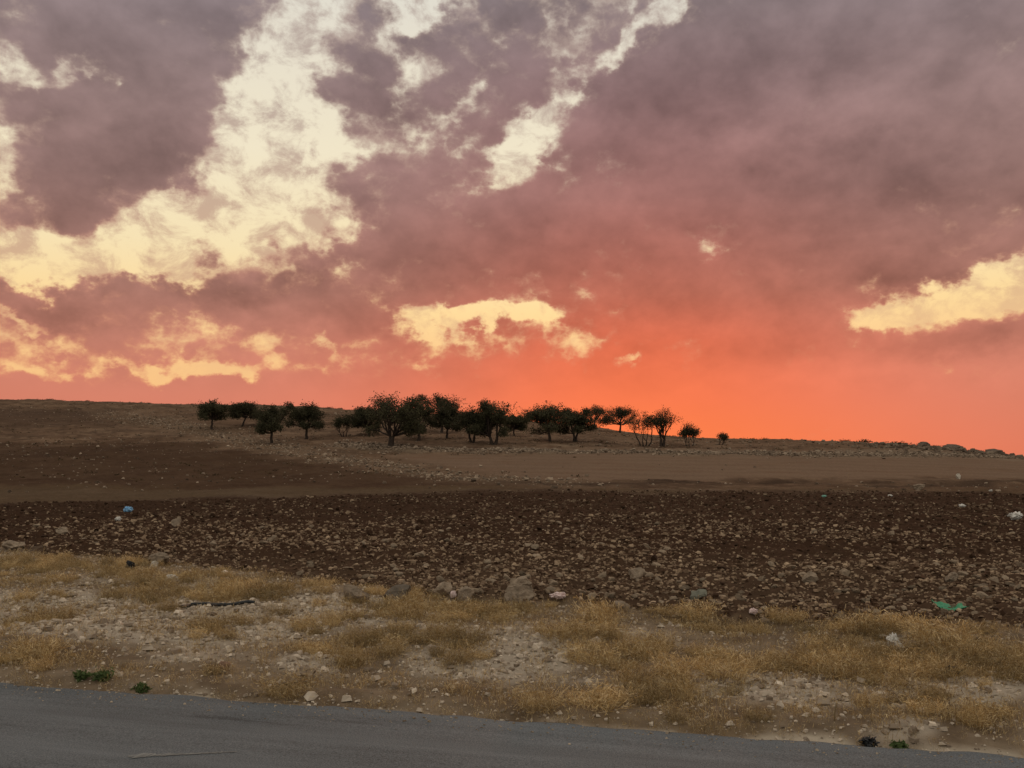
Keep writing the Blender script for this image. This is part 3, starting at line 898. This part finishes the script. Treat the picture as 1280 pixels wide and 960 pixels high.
# named boulders: column, line of its foot, width and height in photograph pixels, seed, label
BOULDERS = [
    (650, 748, 42, 28, 3, 'large angular grey boulder leaning up at the field edge behind the dry growth'),
    (446, 753, 34, 22, 5, 'ridged tan boulder on the verge beside a dark hollow stone'),
    (496, 751, 34, 20, 8, 'dark hollow grey boulder half hidden in dry grass at the field edge'),
    (556, 745, 22, 17, 11, 'rounded grey boulder beside a pale pink scrap at the field edge'),
    (582, 752, 22, 18, 13, 'squat pale boulder between the pink scrap and the large angular boulder'),
    (639, 757, 18, 16, 14, 'small pale boulder at the foot of the large angular boulder'),
    (201, 705, 28, 15, 17, 'domed pale boulder with a small white stone against it'),
    (193, 709, 10, 8, 18, 'small white stone leaning on a domed pale boulder'),
    (78, 668, 18, 9, 21, 'domed pale rock standing in the dark soil of the field'),
    (18, 686, 26, 11, 22, 'low flat boulder where the dark soil meets the dry grass'),
    (220, 658, 12, 12, 23, 'upright slanting rock alone in the dark soil'),
    (872, 750, 22, 13, 26, 'smooth grey green boulder in the stony field above dense dry growth'),
    (797, 722, 22, 13, 29, 'broad pale boulder with a rounded top among the field stones'),
    (778, 765, 20, 14, 31, 'pale boulder at the left end of a tall dry shrub belt'),
    (1012, 728, 20, 14, 33, 'tan boulder in the middle of the stony field, taller than its neighbours'),
    (1190, 727, 18, 12, 34, 'pale boulder lying up the field beyond the green netting'),
    (280, 838, 18, 11, 37, 'rounded reddish stone on the bare verge soil'),
    (384, 846, 22, 14, 41, 'pale grey blocky stone on the verge close to the road'),
    (366, 858, 24, 12, 43, 'low brown stone beside the pale grey blocky stone near the road'),
    (165, 862, 12, 7, 45, 'pale stone beside a green weed at the road edge'),
    (1122, 815, 24, 14, 47, 'white crusted stone amid the dense dry growth of the verge'),
    (1143, 917, 15, 10, 49, 'pale pointed stone on bare gravel near the road edge'),
    (1232, 884, 20, 9, 51, 'whitish stone on the pale gravel strip of the verge'),
    (1073, 880, 12, 8, 53, 'small pale stone on the gravel beside a dry stalk'),
    (1148, 612, 14, 7, 57, 'pale rock with a dark underside on the far unploughed strip'),
    (1198, 599, 6, 7, 59, 'small white marker stone standing on the far tan field'),
    (1242, 568, 22, 7, 61, 'low rock outcrop on the falling end of the hill crest'),
    (1190, 562, 28, 7, 63, 'broad low rock outcrop on the skyline at the end of the hill'),
    (1155, 557, 18, 6, 65, 'small rock outcrop on the skyline before the hill falls away'),
    (45, 703, 14, 6, 67, 'flat pale stone peeping out of the golden grass belt'),
    (90, 724, 12, 5, 68, 'pale stone at the lower edge of the golden grass belt'),
]
for px, py, w, h, sd, lab in BOULDERS:
    x, y, z = at(px, py)
    wm, hm = w * y / F, h * y / F
    v_, f_ = rock_shape(3, 900 + sd, 14, 0.75, 0.03)
    v_ = v_ + 0.16 * np.stack([fbm(v_[:, 0] * 2.5 + sd, v_[:, 1] * 2.5 + v_[:, 2] * 3.5, 4, sd + c, 0.6) for c in range(3)], -1)
    mn, mx = v_.min(0), v_.max(0)
    v_ = (v_ - (mn + mx) / 2) / (mx - mn) * np.array([wm, wm * 0.75, hm * 1.3])
    v_[:, 2] += hm * 1.3 / 2 - hm * 0.28
    if sd == 3: v_[:, 0] += (v_[:, 2] - hm * .2) * 0.45           # leans over to the right
    o = obj('boulder', mesh_np('boulder', v_, f_, M['crest_rock' if 61 <= sd <= 65 else {37: 'red_rock', 26: 'green_rock', 18: 'white_rock', 47: 'white_rock', 51: 'white_rock', 59: 'white_rock', 8: 'dark_rock'}.get(sd, 'boulder')]), loc=(x, y, z))
    tag(o, lab, 'boulder')

# ------------------------------------------------------------------ olive trees
def tube(p, r, sides=6):
    """p (n,3), r (n,) -> verts, quads"""
    p = np.asarray(p); n_ = len(p)
    t = np.gradient(p, axis=0); t /= np.linalg.norm(t, axis=1)[:, None] + 1e-9
    ref = np.array([0.31, 0.95, 0.05])
    a = np.cross(t, ref); a /= np.linalg.norm(a, axis=1)[:, None] + 1e-9
    b_ = np.cross(t, a)
    ang = np.linspace(0, 2 * math.pi, sides, endpoint=False)
    v_ = p[:, None] + (a[:, None] * np.cos(ang)[None, :, None] + b_[:, None] * np.sin(ang)[None, :, None]) * np.asarray(r)[:, None, None]
    i_ = np.arange(n_ * sides).reshape(n_, sides)
    j_ = np.roll(i_, -1, 1)
    f_ = np.stack([i_[:-1], j_[:-1], j_[1:], i_[1:]], -1).reshape(-1, 4)
    return v_.reshape(-1, 3), f_


class Bag:
    def __init__(self): self.v, self.f, self.n = [], [], 0
    def add(self, vf):
        v_, f_ = vf
        self.v.append(v_); self.f.append(f_ + self.n); self.n += len(v_)
    def mesh(self, name, mat, sm=True): return mesh_np(name, np.concatenate(self.v), np.concatenate(self.f), mat, sm)


def limb(p0, p1, r0, r1, g, n_=6, bend=0.12):
    t = np.linspace(0, 1, n_)[:, None]
    L_ = np.linalg.norm(p1 - p0)
    off = g.normal(0, bend * L_, 3)
    p = p0 * (1 - t) + p1 * t + off * (t * (1 - t) * 2) + g.normal(0, 0.025 * L_, (n_, 3)) * (t * (1 - t) * 4)
    return p, np.linspace(r0, r1, n_)


def leaf_cards(P, size, g, droop=0.2):
    n_ = len(P)
    a = g.normal(size=(n_, 3)); a[:, 2] -= droop; a /= np.linalg.norm(a, axis=1)[:, None]
    c = np.cross(a, g.normal(size=(n_, 3))); c /= np.linalg.norm(c, axis=1)[:, None] + 1e-9
    s_ = size * g.uniform(0.6, 1.4, n_)[:, None]
    v_ = np.stack([P - a * s_ * .5, P + c * s_ * .26, P + a * s_ * .5, P - c * s_ * .26], 1).reshape(-1, 3)
    f_ = np.arange(n_ * 4).reshape(n_, 4)
    return v_, f_


def olive_tree(px, base, top, width, label, seed, sparse=0.0, stems=1, lean=0.0, fork=0.30, name='olive_tree', group='olive trees in the grove on the slope', shift=0.0, back=0.0, leaf=0.17):
    g = np.random.default_rng(seed)
    x, y, z = at(px, base)
    if back: y += back; x = (px - 640) / F * y; z = float(ground_z(x, y))
    H = (base - top) * y / F
    if back: H = EYE + y * (HY - top) / F - z
    W = width * 1.26 * y / F / 2
    fork *= 0.82
    if sparse < .3: W *= 0.94
    root = bpy.data.objects.new(name, None); COL.objects.link(root); root.location = (x, y, z)
    root.empty_display_size = 0.5
    wood, cr = Bag(), Bag()
    cz0 = H * fork
    cen = np.array([lean * H * 0.5 + shift * W, 0, (cz0 + H) / 2])
    rad = np.array([W, W * 0.95, (H - cz0) / 2])
    nl = int(g.integers(8, 15) * (1 - 0.3 * sparse))
    lobes = []
    for k in range(nl):
        dirv = g.normal(size=3); dirv /= np.linalg.norm(dirv)
        if dirv[2] < -0.35: dirv[2] *= -0.6
        c = cen + dirv * rad * g.uniform(0.42, 0.76) * np.array([1.08, 1.08, 0.94])
        if dirv[2] < 0.1: c[2] = max(c[2], cz0 + g.uniform(0.05, 0.4) * rad[2])
        lobes.append((c, g.uniform(0.26, 0.58)))
    lobes.append((cen + np.array([g.uniform(-.3, .3) * W, 0, rad[2] * 0.62]), 0.36))
    if sparse < .5:                                   # low skirts and a stray limb
        for k in range(int(g.integers(3, 6))):
            a = g.uniform(0, 6.283)
            lobes.append((np.array([cen[0] + math.cos(a) * W * g.uniform(.5, .85), math.sin(a) * W * .8, cz0 + rad[2] * g.uniform(.12, .5)]), g.uniform(.22, .36)))
        lobes.append((cen + np.array([g.choice((-1, 1)) * W * g.uniform(.3, .9), 0, rad[2] * g.uniform(.3, .85)]), g.uniform(.16, .26)))
    r0 = max(0.07, 0.036 * H) * (0.6 if stems > 2 else 1)
    tops = []
    for s_ in range(stems):
        b0 = np.array([(s_ - (stems - 1) / 2) * 0.22, g.uniform(-.1, .1), -0.15])
        k0 = np.array([b0[0] * 2.0 + lean * cz0 * 1.1 + g.normal(0, .08), g.normal(0, .1), cz0 * (1.0 if stems == 1 else .85)])
        p, r = limb(b0, k0, r0 * 1.25, r0 * 0.75, g, 7, 0.10)
        r[0] *= 1.35
        wood.add(tube(p, r, 7)); tops.append(p[-1])
    LP = []
    for c, q in lobes:
        t0 = min(tops, key=lambda t: np.linalg.norm(t[:2] - c[:2]))
        p, r = limb(t0, c, r0 * 0.55, r0 * 0.16, g, 7, 0.16)
        wood.add(tube(p, r, 5))
        nt = int(20 * (1 - 0.25 * sparse))
        lr = rad * q * 1.15
        for _ in range(nt):
            dv = g.normal(size=3); dv /= np.linalg.norm(dv)
            e = c + dv * lr * g.uniform(0.55, 1.15)
            s0 = p[g.integers(3, len(p))]
            pp, rr_ = limb(s0, e, r0 * 0.13, 0.008, g, 4, 0.14)
            wood.add(tube(pp, rr_, 3))
            nlv = int((30 if sparse < .5 else 22) * (1 - 0.35 * sparse) * g.uniform(0.1, 1.9))
            tt = g.uniform(0.30, 1.02, nlv)[:, None]
            LP.append(s0 * (1 - tt) + e * tt + np.clip(g.normal(0, 0.09 + 0.035 * W, (nlv, 3)), -.28, .28))
    LP = np.concatenate(LP)
    LP = LP[LP[:, 2] > cz0 * (0.75 if sparse < .3 else 0.45)]
    cr.add(leaf_cards(LP, leaf, g))
    obj('trunk', wood.mesh('trunk', M['bark']), root)
    obj('crown', cr.mesh('crown', M['leaf'], False), root)
    tag(root, label, 'tree', group)
    return root


TREES = [
    # column, foot, top, width, label, options
    (265, 537, 500, 34, 'small round olive tree standing apart at the far end of the grove', dict(fork=.42)),
    (302, 533, 502, 38, 'olive tree with a leaning trunk at the far end of the grove', dict(lean=.35, fork=.42)),
    (340, 554, 506, 46, 'broad low olive tree in front of the leaning olive', dict(fork=.34)),
    (383, 549, 502, 46, 'round topped olive tree standing clear of the grove beside the thin vase shaped bush', dict(fork=.34)),
    (430, 546, 519, 24, 'thin vase shaped young olive between two larger trees', dict(sparse=.55, stems=3, fork=.28, leaf=.13)),
    (461, 545, 508, 44, 'small olive tree half hidden behind the biggest olive', dict(fork=.34)),
    (489, 558, 491, 78, 'biggest olive tree of the grove with a thick forked trunk', dict(stems=2, fork=.28)),
    (523, 551, 500, 44, 'slim olive tree close against the biggest olive', dict(fork=.3)),
    (552, 541, 492, 52, 'tall dark olive rising behind the middle of the grove', dict(fork=.3)),
    (559, 548, 508, 40, 'low dense olive in front of the tall dark one', dict(fork=.34)),
    (590, 553, 508, 44, 'olive tree with two thin trunks in the middle of the grove', dict(stems=2, fork=.34)),
    (617, 556, 498, 52, 'tall olive tree with a low branching trunk by the rubble row', dict(stems=2, fork=.24)),
    (643, 545, 518, 32, 'small olive behind the gap in the middle of the grove', dict(fork=.36, sparse=.2)),
    (687, 552, 503, 68, 'wide spreading olive tree with a crooked trunk', dict(fork=.32, lean=-.05)),
    (719, 552, 511, 42, 'olive tree with forked trunk leaning out from the wide spreading olive', dict(stems=2, fork=.34, lean=.1)),
    (744, 533, 505, 26, 'airy thin olive on the skyline', dict(sparse=.6, fork=.3, leaf=.14)),
    (775, 541, 506, 50, 'open crowned olive on the skyline with a short trunk', dict(sparse=.25, fork=.34, leaf=.15)),
    (805, 558, 514, 44, 'many stemmed sparse olive bush beside the rubble row', dict(sparse=.7, stems=4, fork=.2, leaf=.14)),
    (828, 558, 509, 36, 'sparse upright olive with bare upper twigs', dict(sparse=.75, stems=2, fork=.26, leaf=.14)),
    (862, 558, 530, 28, 'small sparse bushy olive standing alone by the rubble row', dict(sparse=.6, stems=3, fork=.2, leaf=.13)),
    (901, 556, 541, 16, 'tiny bare leaning sapling at the end of the grove', dict(sparse=.8, stems=2, fork=.25, lean=.3, leaf=.11)),
]
for k, (px, b0, t0, w, lab, op) in enumerate(TREES):
    olive_tree(px, b0, t0, w, lab, 40 + k, **op)

# low shrubs along the crest
crest_me = []
for k in range(5):
    g = np.random.default_rng(700 + k)
    bag = Bag()
    n_ = 170
    P = g.normal(0, 1, (n_, 3)) * np.array([.42, .35, .18]); P[:, 2] = np.abs(P[:, 2])
    bag.add(leaf_cards(P, 0.22, g))
    crest_me.append(bag.mesh('low_shrub', M['leaf'], False))
CREST = [(x_, s_) for x_, s_ in ((62, .5), (110, .6), (116, .4), (186, .4), (240, .5), (412, .7), (425, .5), (940, .6), (956, .5), (983, .5), (1056, .55), (1080, .8), (1098, .4), (1118, .9), (1127, .8), (1150, .6), (1166, .9), (1222, .5))]


def crest(px):
    u = (px - 640) / F
    zz = ground_z(u * DS, DS)
    k = int(np.argmax((zz - EYE) / DS))
    return u * DS[k], DS[k], zz[k]


for k, (px, s_) in enumerate(CREST):
    x, y, z = crest(px)
    o = obj('low_shrub', crest_me[k % 5], loc=(x, y, z - 0.05), rot=(0, 0, random.uniform(0, 6)), scale=(s_ * 1.5, s_ * 1.2, s_ * random.uniform(.7, 1.1)))
    tag(o, 'low dark shrub hugging the bare hill crest against the sky', 'shrub', 'low shrubs on the hill crest')

# scrub on the hillside, beyond counting
X, Y = wedge_points(5200, 56, 170, 0.68)
px, py = layout(X, Y)
sm = sstep(566, 571, py) * (1 - sstep(598, 603, py)) * sstep(440, 560, px)
keep = (RNG.random(len(X)) < np.clip(0.35 + 1.5 * fbm(X * 0.08, Y * 0.2, 3, 29), 0.02, 1) * (1 - 0.97 * sm)) & (py < 600)
X, Y = X[keep], Y[keep]
Z = ground_z(X, Y)
n_ = 12
g = np.random.default_rng(99)
sc_ = np.exp(g.normal(0, .45, len(X)))
P = g.normal(0, 1, (len(X), n_, 3)) * (np.array([.16, .14, .06]) * sc_[:, None, None])
P[..., 2] = np.abs(P[..., 2])
P += np.stack([X, Y, Z], -1)[:, None]
vv_, ff_ = leaf_cards(P.reshape(-1, 3), 0.14, g, -.5)
me = mesh_np('hill_scrub', vv_, ff_, M['grass'])
add_color(me, np.repeat(np.array([(.05, .035, .02), (.085, .058, .03), (.12, .082, .045)])[g.integers(0, 3, len(X))], n_ * 4, 0))
tag(obj('hill_scrub', me), 'low dry scrub speckling the far hillside', 'scrub', kind='stuff')

# ------------------------------------------------------------------ dry growth on the verge
GOLD = np.array([(0.38, 0.25, 0.105), (0.29, 0.19, 0.08), (0.50, 0.37, 0.19), (0.18, 0.12, 0.06), (0.58, 0.46, 0.28)])


def tuft(g, stems, h, spread, wmm=2.2, side=3):
    """dry wiry growth: curved stems with short side twigs; all triangles"""
    V_, F_, C_ = [], [], []
    n_ = stems
    a = g.uniform(0, 6.283, n_); tilt = np.abs(g.normal(0, 0.55, n_)).clip(0, 1.25)
    L_ = h * g.uniform(0.55, 1.1, n_) / (0.45 + 0.55 * np.cos(tilt))*0.8
    br = spread * np.sqrt(g.random(n_)) * 0.55
    base = np.stack([br * np.cos(a) , br * np.sin(a), np.full(n_, -0.02)], -1)
    a2 = a + g.normal(0, 0.5, n_)
    d1 = np.stack([np.sin(tilt) * np.cos(a2), np.sin(tilt) * np.sin(a2), np.cos(tilt)], -1)
    mid_ = base + d1 * (L_ * 0.55)[:, None]
    d2 = d1 + g.normal(0, 0.32, (n_, 3)); d2[:, 2] -= 0.12; d2 /= np.linalg.norm(d2, axis=1)[:, None]
    tip = mid_ + d2 * (L_ * 0.5)[:, None]
    sd = g.normal(size=(n_, 3)); sd[:, 2] *= 0.3; sd /= np.linalg.norm(sd, axis=1)[:, None]
    w = wmm * 1e-3
    V_.append(np.stack([base - sd * w * .5, base + sd * w * .5, mid_ + sd * w * .4, mid_ - sd * w * .4, tip], 1).reshape(-1, 3))
    i_ = (np.arange(n_) * 5)[:, None]
    F_.append(np.concatenate([i_ + np.array([[0, 1, 2]]), i_ + np.array([[0, 2, 3]]), i_ + np.array([[3, 2, 4]])]))
    col = GOLD[g.integers(0, len(GOLD), n_)]
    C_.append(np.repeat(col, 5, 0))
    off = n_ * 5
    if side:
        m_ = n_ * side
        k = np.repeat(np.arange(n_), side)
        t = g.uniform(0.1, 1.0, m_)[:, None]
        st = np.where(t < .5, base[k] + (mid_[k] - base[k]) * t * 2, mid_[k] + (tip[k] - mid_[k]) * (t * 2 - 1))
        dv = g.normal(size=(m_, 3)) + np.array([0, 0, 0.55]); dv /= np.linalg.norm(dv, axis=1)[:, None]
        en = st + dv * (h * g.uniform(0.10, 0.34, m_))[:, None]
        s2 = g.normal(size=(m_, 3)); s2 /= np.linalg.norm(s2, axis=1)[:, None]
        V_.append(np.stack([st, en + s2 * w * 1.15, en - s2 * w * 1.15], 1).reshape(-1, 3))
        F_.append(np.arange(m_ * 3).reshape(-1, 3) + off)
        C_.append(np.repeat(GOLD[g.integers(0, len(GOLD), m_)] * 1.1, 3, 0))
    v_ = np.concatenate(V_)
    v_[:, 2] = np.maximum(v_[:, 2], -0.03)
    return v_, np.concatenate(F_), np.concatenate(C_)


# shrubs one can tell apart
SHRUB = []
for k in range(9):
    g = np.random.default_rng(1500 + k)
    v_, f_, c_ = tuft(g, (150, 240, 330)[k % 3], (0.26, 0.30, 0.34)[k // 3], (0.22, 0.30, 0.36)[k % 3], 2.6, 5)
    v_[:, 2] *= 1.0 + 0.5 * fbm(v_[:, 0] * 9 + k * 5, v_[:, 1] * 9, 3, 77)
    v_[:, 0] += 0.25 * v_[:, 2] * g.normal()
    me_ = mesh_np('dry_shrub', v_, f_, M['shrub']); add_color(me_, c_); SHRUB.append(me_)
X, Y = wedge_points(5200, 5.0, 17, 0.66)
rd = road_dist(X, Y); px, py = layout(X, Y)
g_, vg = plan_masks(X, Y)
keep = (verge_mask(X, Y) > 0.6) & (rd > 0.16) & (RNG.random(len(X)) < vg * 0.9 + 0.012) & (px > -60) & (px < 1340)
X, Y, vg, px, py, rd = X[keep], Y[keep], vg[keep], px[keep], py[keep], rd[keep]
chosen = []
for i in range(len(X)):
    if all((X[i] - X[j]) ** 2 + (Y[i] - Y[j]) ** 2 > 0.23 ** 2 for j in chosen): chosen.append(i)
    if len(chosen) >= 285: break
print('shrubs', len(chosen))
for i in chosen:
    s_ = random.choice((.38, .5, .6, .7, .8, 1.0)) * random.uniform(.85, 1.15) * (0.65 + 0.35 * vg[i])
    if rd[i] < 0.5: s_ *= 0.75
    lab, grp = ('dry golden shrub growing close to the asphalt edge', 'dry shrubs along the asphalt edge') if rd[i] < 1.3 else \
               ('dry golden shrub growing where the verge meets the ploughed field', 'dry shrubs along the field edge') if py[i] < np.interp(px[i], VX, VY) + 28 else \
               ('dry golden shrub growing on the stony middle of the verge', 'dry shrubs in the middle of the verge')
    if py[i] < 745: s_ *= 0.8
    nm = near_mark(X[i], Y[i], 0.55)
    if nm:
        lab = ('small' if s_ < .45 else 'bushy' if s_ > .7 else 'wispy') + ' dry golden shrub growing close to ' + nm
        grp = 'dry shrubs beside stones and litter'
    elif s_ > 0.8: lab = lab.replace('dry golden', 'large bushy golden')
    elif s_ < 0.42: lab = lab.replace('dry golden', 'small low golden')
    o = obj('dry_shrub', SHRUB[random.randrange(9)], loc=(X[i], Y[i], float(ground_z(X[i], Y[i]))), rot=(0, 0, random.uniform(0, 6.28)),
            scale=(s_ * random.uniform(.9, 1.3), s_ * random.uniform(.9, 1.3), s_ * random.uniform(.7, 1.05)))
    tag(o, lab, 'shrub', grp)

# thin dry grass between them, beyond counting
X, Y = wedge_points(52000, 4.6, 19.5, 0.70)
rd = road_dist(X, Y); g_, vg = plan_masks(X, Y)
keep = (verge_mask(X, Y) > 0.5) & (rd > 0.06) & (RNG.random(len(X)) < vg * 0.40 + 0.12 + 0.25 * (rd < 0.7))
X, Y, rd = X[keep][:7500], Y[keep][:7500], rd[keep][:7500]
print('tufts', len(X))
kinds = [tuft(np.random.default_rng(1700 + k), (12, 16, 22)[k % 3], (0.10, 0.14, 0.2, 0.12)[k % 4], 0.16, 2.4, 2) for k in range(12)]
vv, ff, cc, off = [], [], [], 0
Z = ground_z(X, Y)
for i in range(len(X)):
    v_, f_, c_ = kinds[i % 12]
    a = random.uniform(0, 6.28); s_ = random.uniform(.5, 1.25) * (0.7 if rd[i] < .4 else 1)
    ca, sa = math.cos(a) * s_, math.sin(a) * s_
    vv.append(np.stack([v_[:, 0] * ca - v_[:, 1] * sa + X[i], v_[:, 0] * sa + v_[:, 1] * ca + Y[i], v_[:, 2] * s_ + Z[i]], -1))
    ff.append(f_ + off); cc.append(c_ * random.uniform(.75, 1.2)); off += len(v_)
me = mesh_np('dry_grass', np.concatenate(vv), np.concatenate(ff), M['grass'])
add_color(me, np.concatenate(cc))
tag(obj('dry_grass', me), 'short golden dry grass covering the roadside verge', 'grass', kind='stuff')


# tall stalks
def stalk(px, py, hpx, label, seed):
    g = np.random.default_rng(seed)
    x, y, z = at(px, py)
    h = hpx * y / F
    p = np.array([(0, 0, -.03), (.02 * h, 0, h * .4), (.09 * h, .02 * h, h * .75), (.10 * h, 0, h)])
    root = bpy.data.objects.new('dry_stalk', None); COL.objects.link(root); root.location = (x, y, z)
    bag = Bag(); bag.add(tube(p, [.0045, .004, .003, .002], 5))
    me_ = bag.mesh('stem', M['shrub']); add_color(me_, np.tile([[.36, .26, .14]], (len(me_.vertices), 1)))
    obj('stem', me_, root)
    for _ in range(5):
        t = g.uniform(.4, 1)
        q0 = np.array([np.interp(t, [0, .4, .75, 1], p[:, c]) for c in range(3)])
        q1 = q0 + np.array([g.normal(0, .1), g.normal(0, .1), .14]) * h
        bg_ = Bag(); bg_.add(tube(np.stack([q0, (q0 + q1) / 2 + [0, 0, .01 * h], q1]), [.0025, .002, .0015], 4))
        mm = bg_.mesh('twig', M['shrub']); add_color(mm, np.tile([[.36, .26, .14]], (len(mm.vertices), 1)))
        obj('twig', mm, root)
    tag(root, label, 'stalk')


stalk(1043, 901, 22, 'thin pale dry stalk standing upright beside the bare gravel', 1)
stalk(1250, 848, 26, 'tall pale dry stalk rising from the dense golden growth', 2)
stalk(815, 872, 26, 'bleached dry stalk on the verge near a dark clump', 3)
stalk(760, 905, 24, 'pale dry stalk rising from the growth along the asphalt', 4)
stalk(53, 702, 22, 'slender dry stalk standing in the golden grass belt', 5)
stalk(1060, 600, 10, 'lone dry stalk on the far terrace edge', 6)


# green weeds
def weed(px, py, wpx, hpx, label, seed):
    g = np.random.default_rng(seed)
    x, y, z = at(px, py)
    w, h = wpx * 0.9 * y / F, hpx * 0.75 * y / F
    root = bpy.data.objects.new('green_weed', None); COL.objects.link(root); root.location = (x, y, z)
    st, lv = Bag(), Bag()
    for _ in range(26):
        a = g.uniform(0, 6.28); q = g.uniform(.1, .5) * w
        e = np.array([q * math.cos(a), q * math.sin(a) * .8, h * g.uniform(.45, 1.05)])
        p, r = limb(np.array([e[0] * .2, e[1] * .2, -.02]), e, .0025, .001, g, 4, .1)
        st.add(tube(p, r, 3))
        t = g.uniform(.25, 1.05, 12)[:, None]
        lv.add(leaf_cards(p[0] * (1 - t) + p[-1] * t + g.normal(0, .012, (12, 3)), 0.034, g, -.3))
    obj('stem', st.mesh('stem', M['weed']), root)
    obj('leaf', lv.mesh('leaf', M['weed'], False), root)
    tag(root, label, 'weed')


weed(128, 850, 36, 16, 'broad fresh green weed among dry stems near the asphalt', 1)
weed(101, 849, 22, 10, 'small dull green weed next to a broad green one', 2)
weed(178, 864, 18, 9, 'tiny green weed beside a pale stone at the road edge', 3)
weed(1124, 938, 18, 9, 'little green weed at the asphalt beside black plastic', 4)


# ------------------------------------------------------------------ litter
def crumpled(name, px, py, wpx, hpx, mat, label, seed, cat='litter', peaks=0.35):
    g = np.random.default_rng(seed)
    x, y, z = at(px, py)
    w, h = wpx * y / F, hpx * y / F
    v_, f_ = ico(3)
    n1 = np.abs(fbm(v_[:, 0] * 2.2 + seed, v_[:, 1] * 2.2 + v_[:, 2] * 1.7, 3, seed))
    n2 = np.abs(fbm(v_[:, 2] * 4 + seed, v_[:, 0] * 4 - v_[:, 1] * 3, 2, seed + 5))
    v_ = v_ * (0.7 + peaks * 2.2 * n1 - peaks * 1.2 * n2 + g.normal(0, .02, len(v_)))[:, None]
    mn, mx = v_.min(0), v_.max(0)
    v_ = (v_ - (mn + mx) / 2) / (mx - mn) * np.array([w, min(w, h * 2.2), h * 1.15]) + [0, 0, h * 0.5]
    o = obj(name, mesh_np(name, v_, f_, M[mat]), loc=(x, y, z), rot=(0, 0, g.uniform(-.4, .4)))
    return tag(o, label, cat)


crumpled('plastic_bag', 160, 640, 11, 7, 'blue_plastic', 'small blue plastic bag lying on dark ploughed soil', 1, 'bag')
crumpled('plastic_bag', 1269, 650, 19, 10, 'white_plastic', 'bright white plastic bag lying on the far dark part of the field', 2, 'bag')
crumpled('plastic_scrap', 148, 651, 8, 5, 'white_plastic', 'white plastic scrap close to the small blue bag', 3)
crumpled('plastic_bag', 215, 727, 18, 9, 'white_plastic', 'crumpled white bag caught in the golden grass belt', 4, 'bag')
crumpled('plastic_bag', 163, 714, 12, 13, 'black_plastic', 'black plastic bag snagged upright in the golden grass belt', 5, 'bag', .5)
crumpled('plastic_bag', 697, 750, 22, 8, 'pink_plastic', 'pale pinkish torn bag at the field edge above dense dry growth', 6, 'bag', .5)
crumpled('plastic_scrap', 567, 748, 9, 9, 'pink_plastic', 'pale pink scrap wedged between two grey boulders', 7)
crumpled('paper_scrap', 1117, 812, 18, 20, 'white_plastic', 'white torn paper standing up in the dense dry growth', 8, 'litter', .6)
crumpled('plastic_scrap', 1030, 622, 7, 3, 'teal_plastic', 'tiny teal scrap on the far edge of the ploughed field', 9)
crumpled('plastic_scrap', 1203, 634, 9, 4, 'white_plastic', 'small pale scrap on the dark soil towards the bright white bag', 10)
crumpled('plastic_scrap', 1113, 621, 6, 3, 'white_plastic', 'tiny white scrap on the far edge of the ploughed field', 12)
crumpled('plastic_scrap', 1238, 615, 5, 3, 'white_plastic', 'tiny white scrap on the far unploughed strip', 13)
crumpled('plastic_bag', 1190, 846, 26, 14, 'black_plastic', 'torn black bag in a hollow of the dry growth', 14, 'bag', .5)
crumpled('plastic_scrap', 1187, 840, 16, 6, 'pink_plastic', 'pale scrap lying on the torn black bag', 15)
crumpled('plastic_scrap', 1222, 808, 12, 10, 'black_plastic', 'small black scrap in the growth near the field edge', 16)
crumpled('plastic_bag', 1086, 935, 26, 14, 'black_plastic', 'ragged black plastic lying at the asphalt edge', 17, 'bag', .6)
crumpled('plastic_scrap', 942, 769, 12, 8, 'pink_plastic', 'pale scrap at the top of the dense dry growth by the field', 18)


# green netting: thin crumpled sheet
def sheet(px, py, wpx, hpx, mat, name, label, cat, seed):
    x, y, z = at(px, py)
    w = wpx * y / F
    n_ = 22
    a, b_ = np.meshgrid(np.linspace(-.5, .5, n_), np.linspace(-.5, .5, n_), indexing='ij')
    edge = 1 + 0.5 * fbm(np.arctan2(a, b_) * 1.6, a * 0, 2, seed)
    X_, Y_ = a * w * edge, b_ * w * 0.75 * edge
    Zs = ground_z(x + X_, y + Y_) - z + 0.02 + 0.07 * np.abs(fbm(a * 6, b_ * 6, 3, seed + 1)) * (hpx / 8)
    top = np.stack([X_, Y_, Zs], -1).reshape(-1, 3)
    bot = top - [0, 0, .004]
    i_ = np.arange(n_ * n_).reshape(n_, n_)
    f_ = np.stack([i_[:-1, :-1], i_[1:, :-1], i_[1:, 1:], i_[:-1, 1:]], -1).reshape(-1, 4)
    o = obj(name, mesh_np(name, np.vstack([top, bot]), np.vstack([f_, f_[:, ::-1] + n_ * n_]), M[mat]), loc=(x, y, z))
    return tag(o, label, cat)


sheet(1188, 762, 30, 5, 'green_plastic', 'plastic_netting', 'strip of bright green plastic netting lying on the stony field', 'netting', 3)

# black hose lying over the gravel
P = np.array([at(px, py) for px, py in ((212, 764), (226, 762), (240, 759), (258, 758), (272, 760), (290, 759), (303, 757), (318, 757))])
t = np.linspace(0, len(P) - 1, 40)
hp = np.stack([np.interp(t, np.arange(len(P)), P[:, c]) for c in range(3)], -1)
hp[:, 2] = ground_z(hp[:, 0], hp[:, 1]) + 0.035
c0 = hp[0].copy()
bag = Bag(); bag.add(tube(hp - c0, np.full(40, 0.021), 8))
tag(obj('hose', bag.mesh('hose', M['black_plastic']), loc=c0), 'black rubber hose lying across the pale gravel of the verge', 'hose')
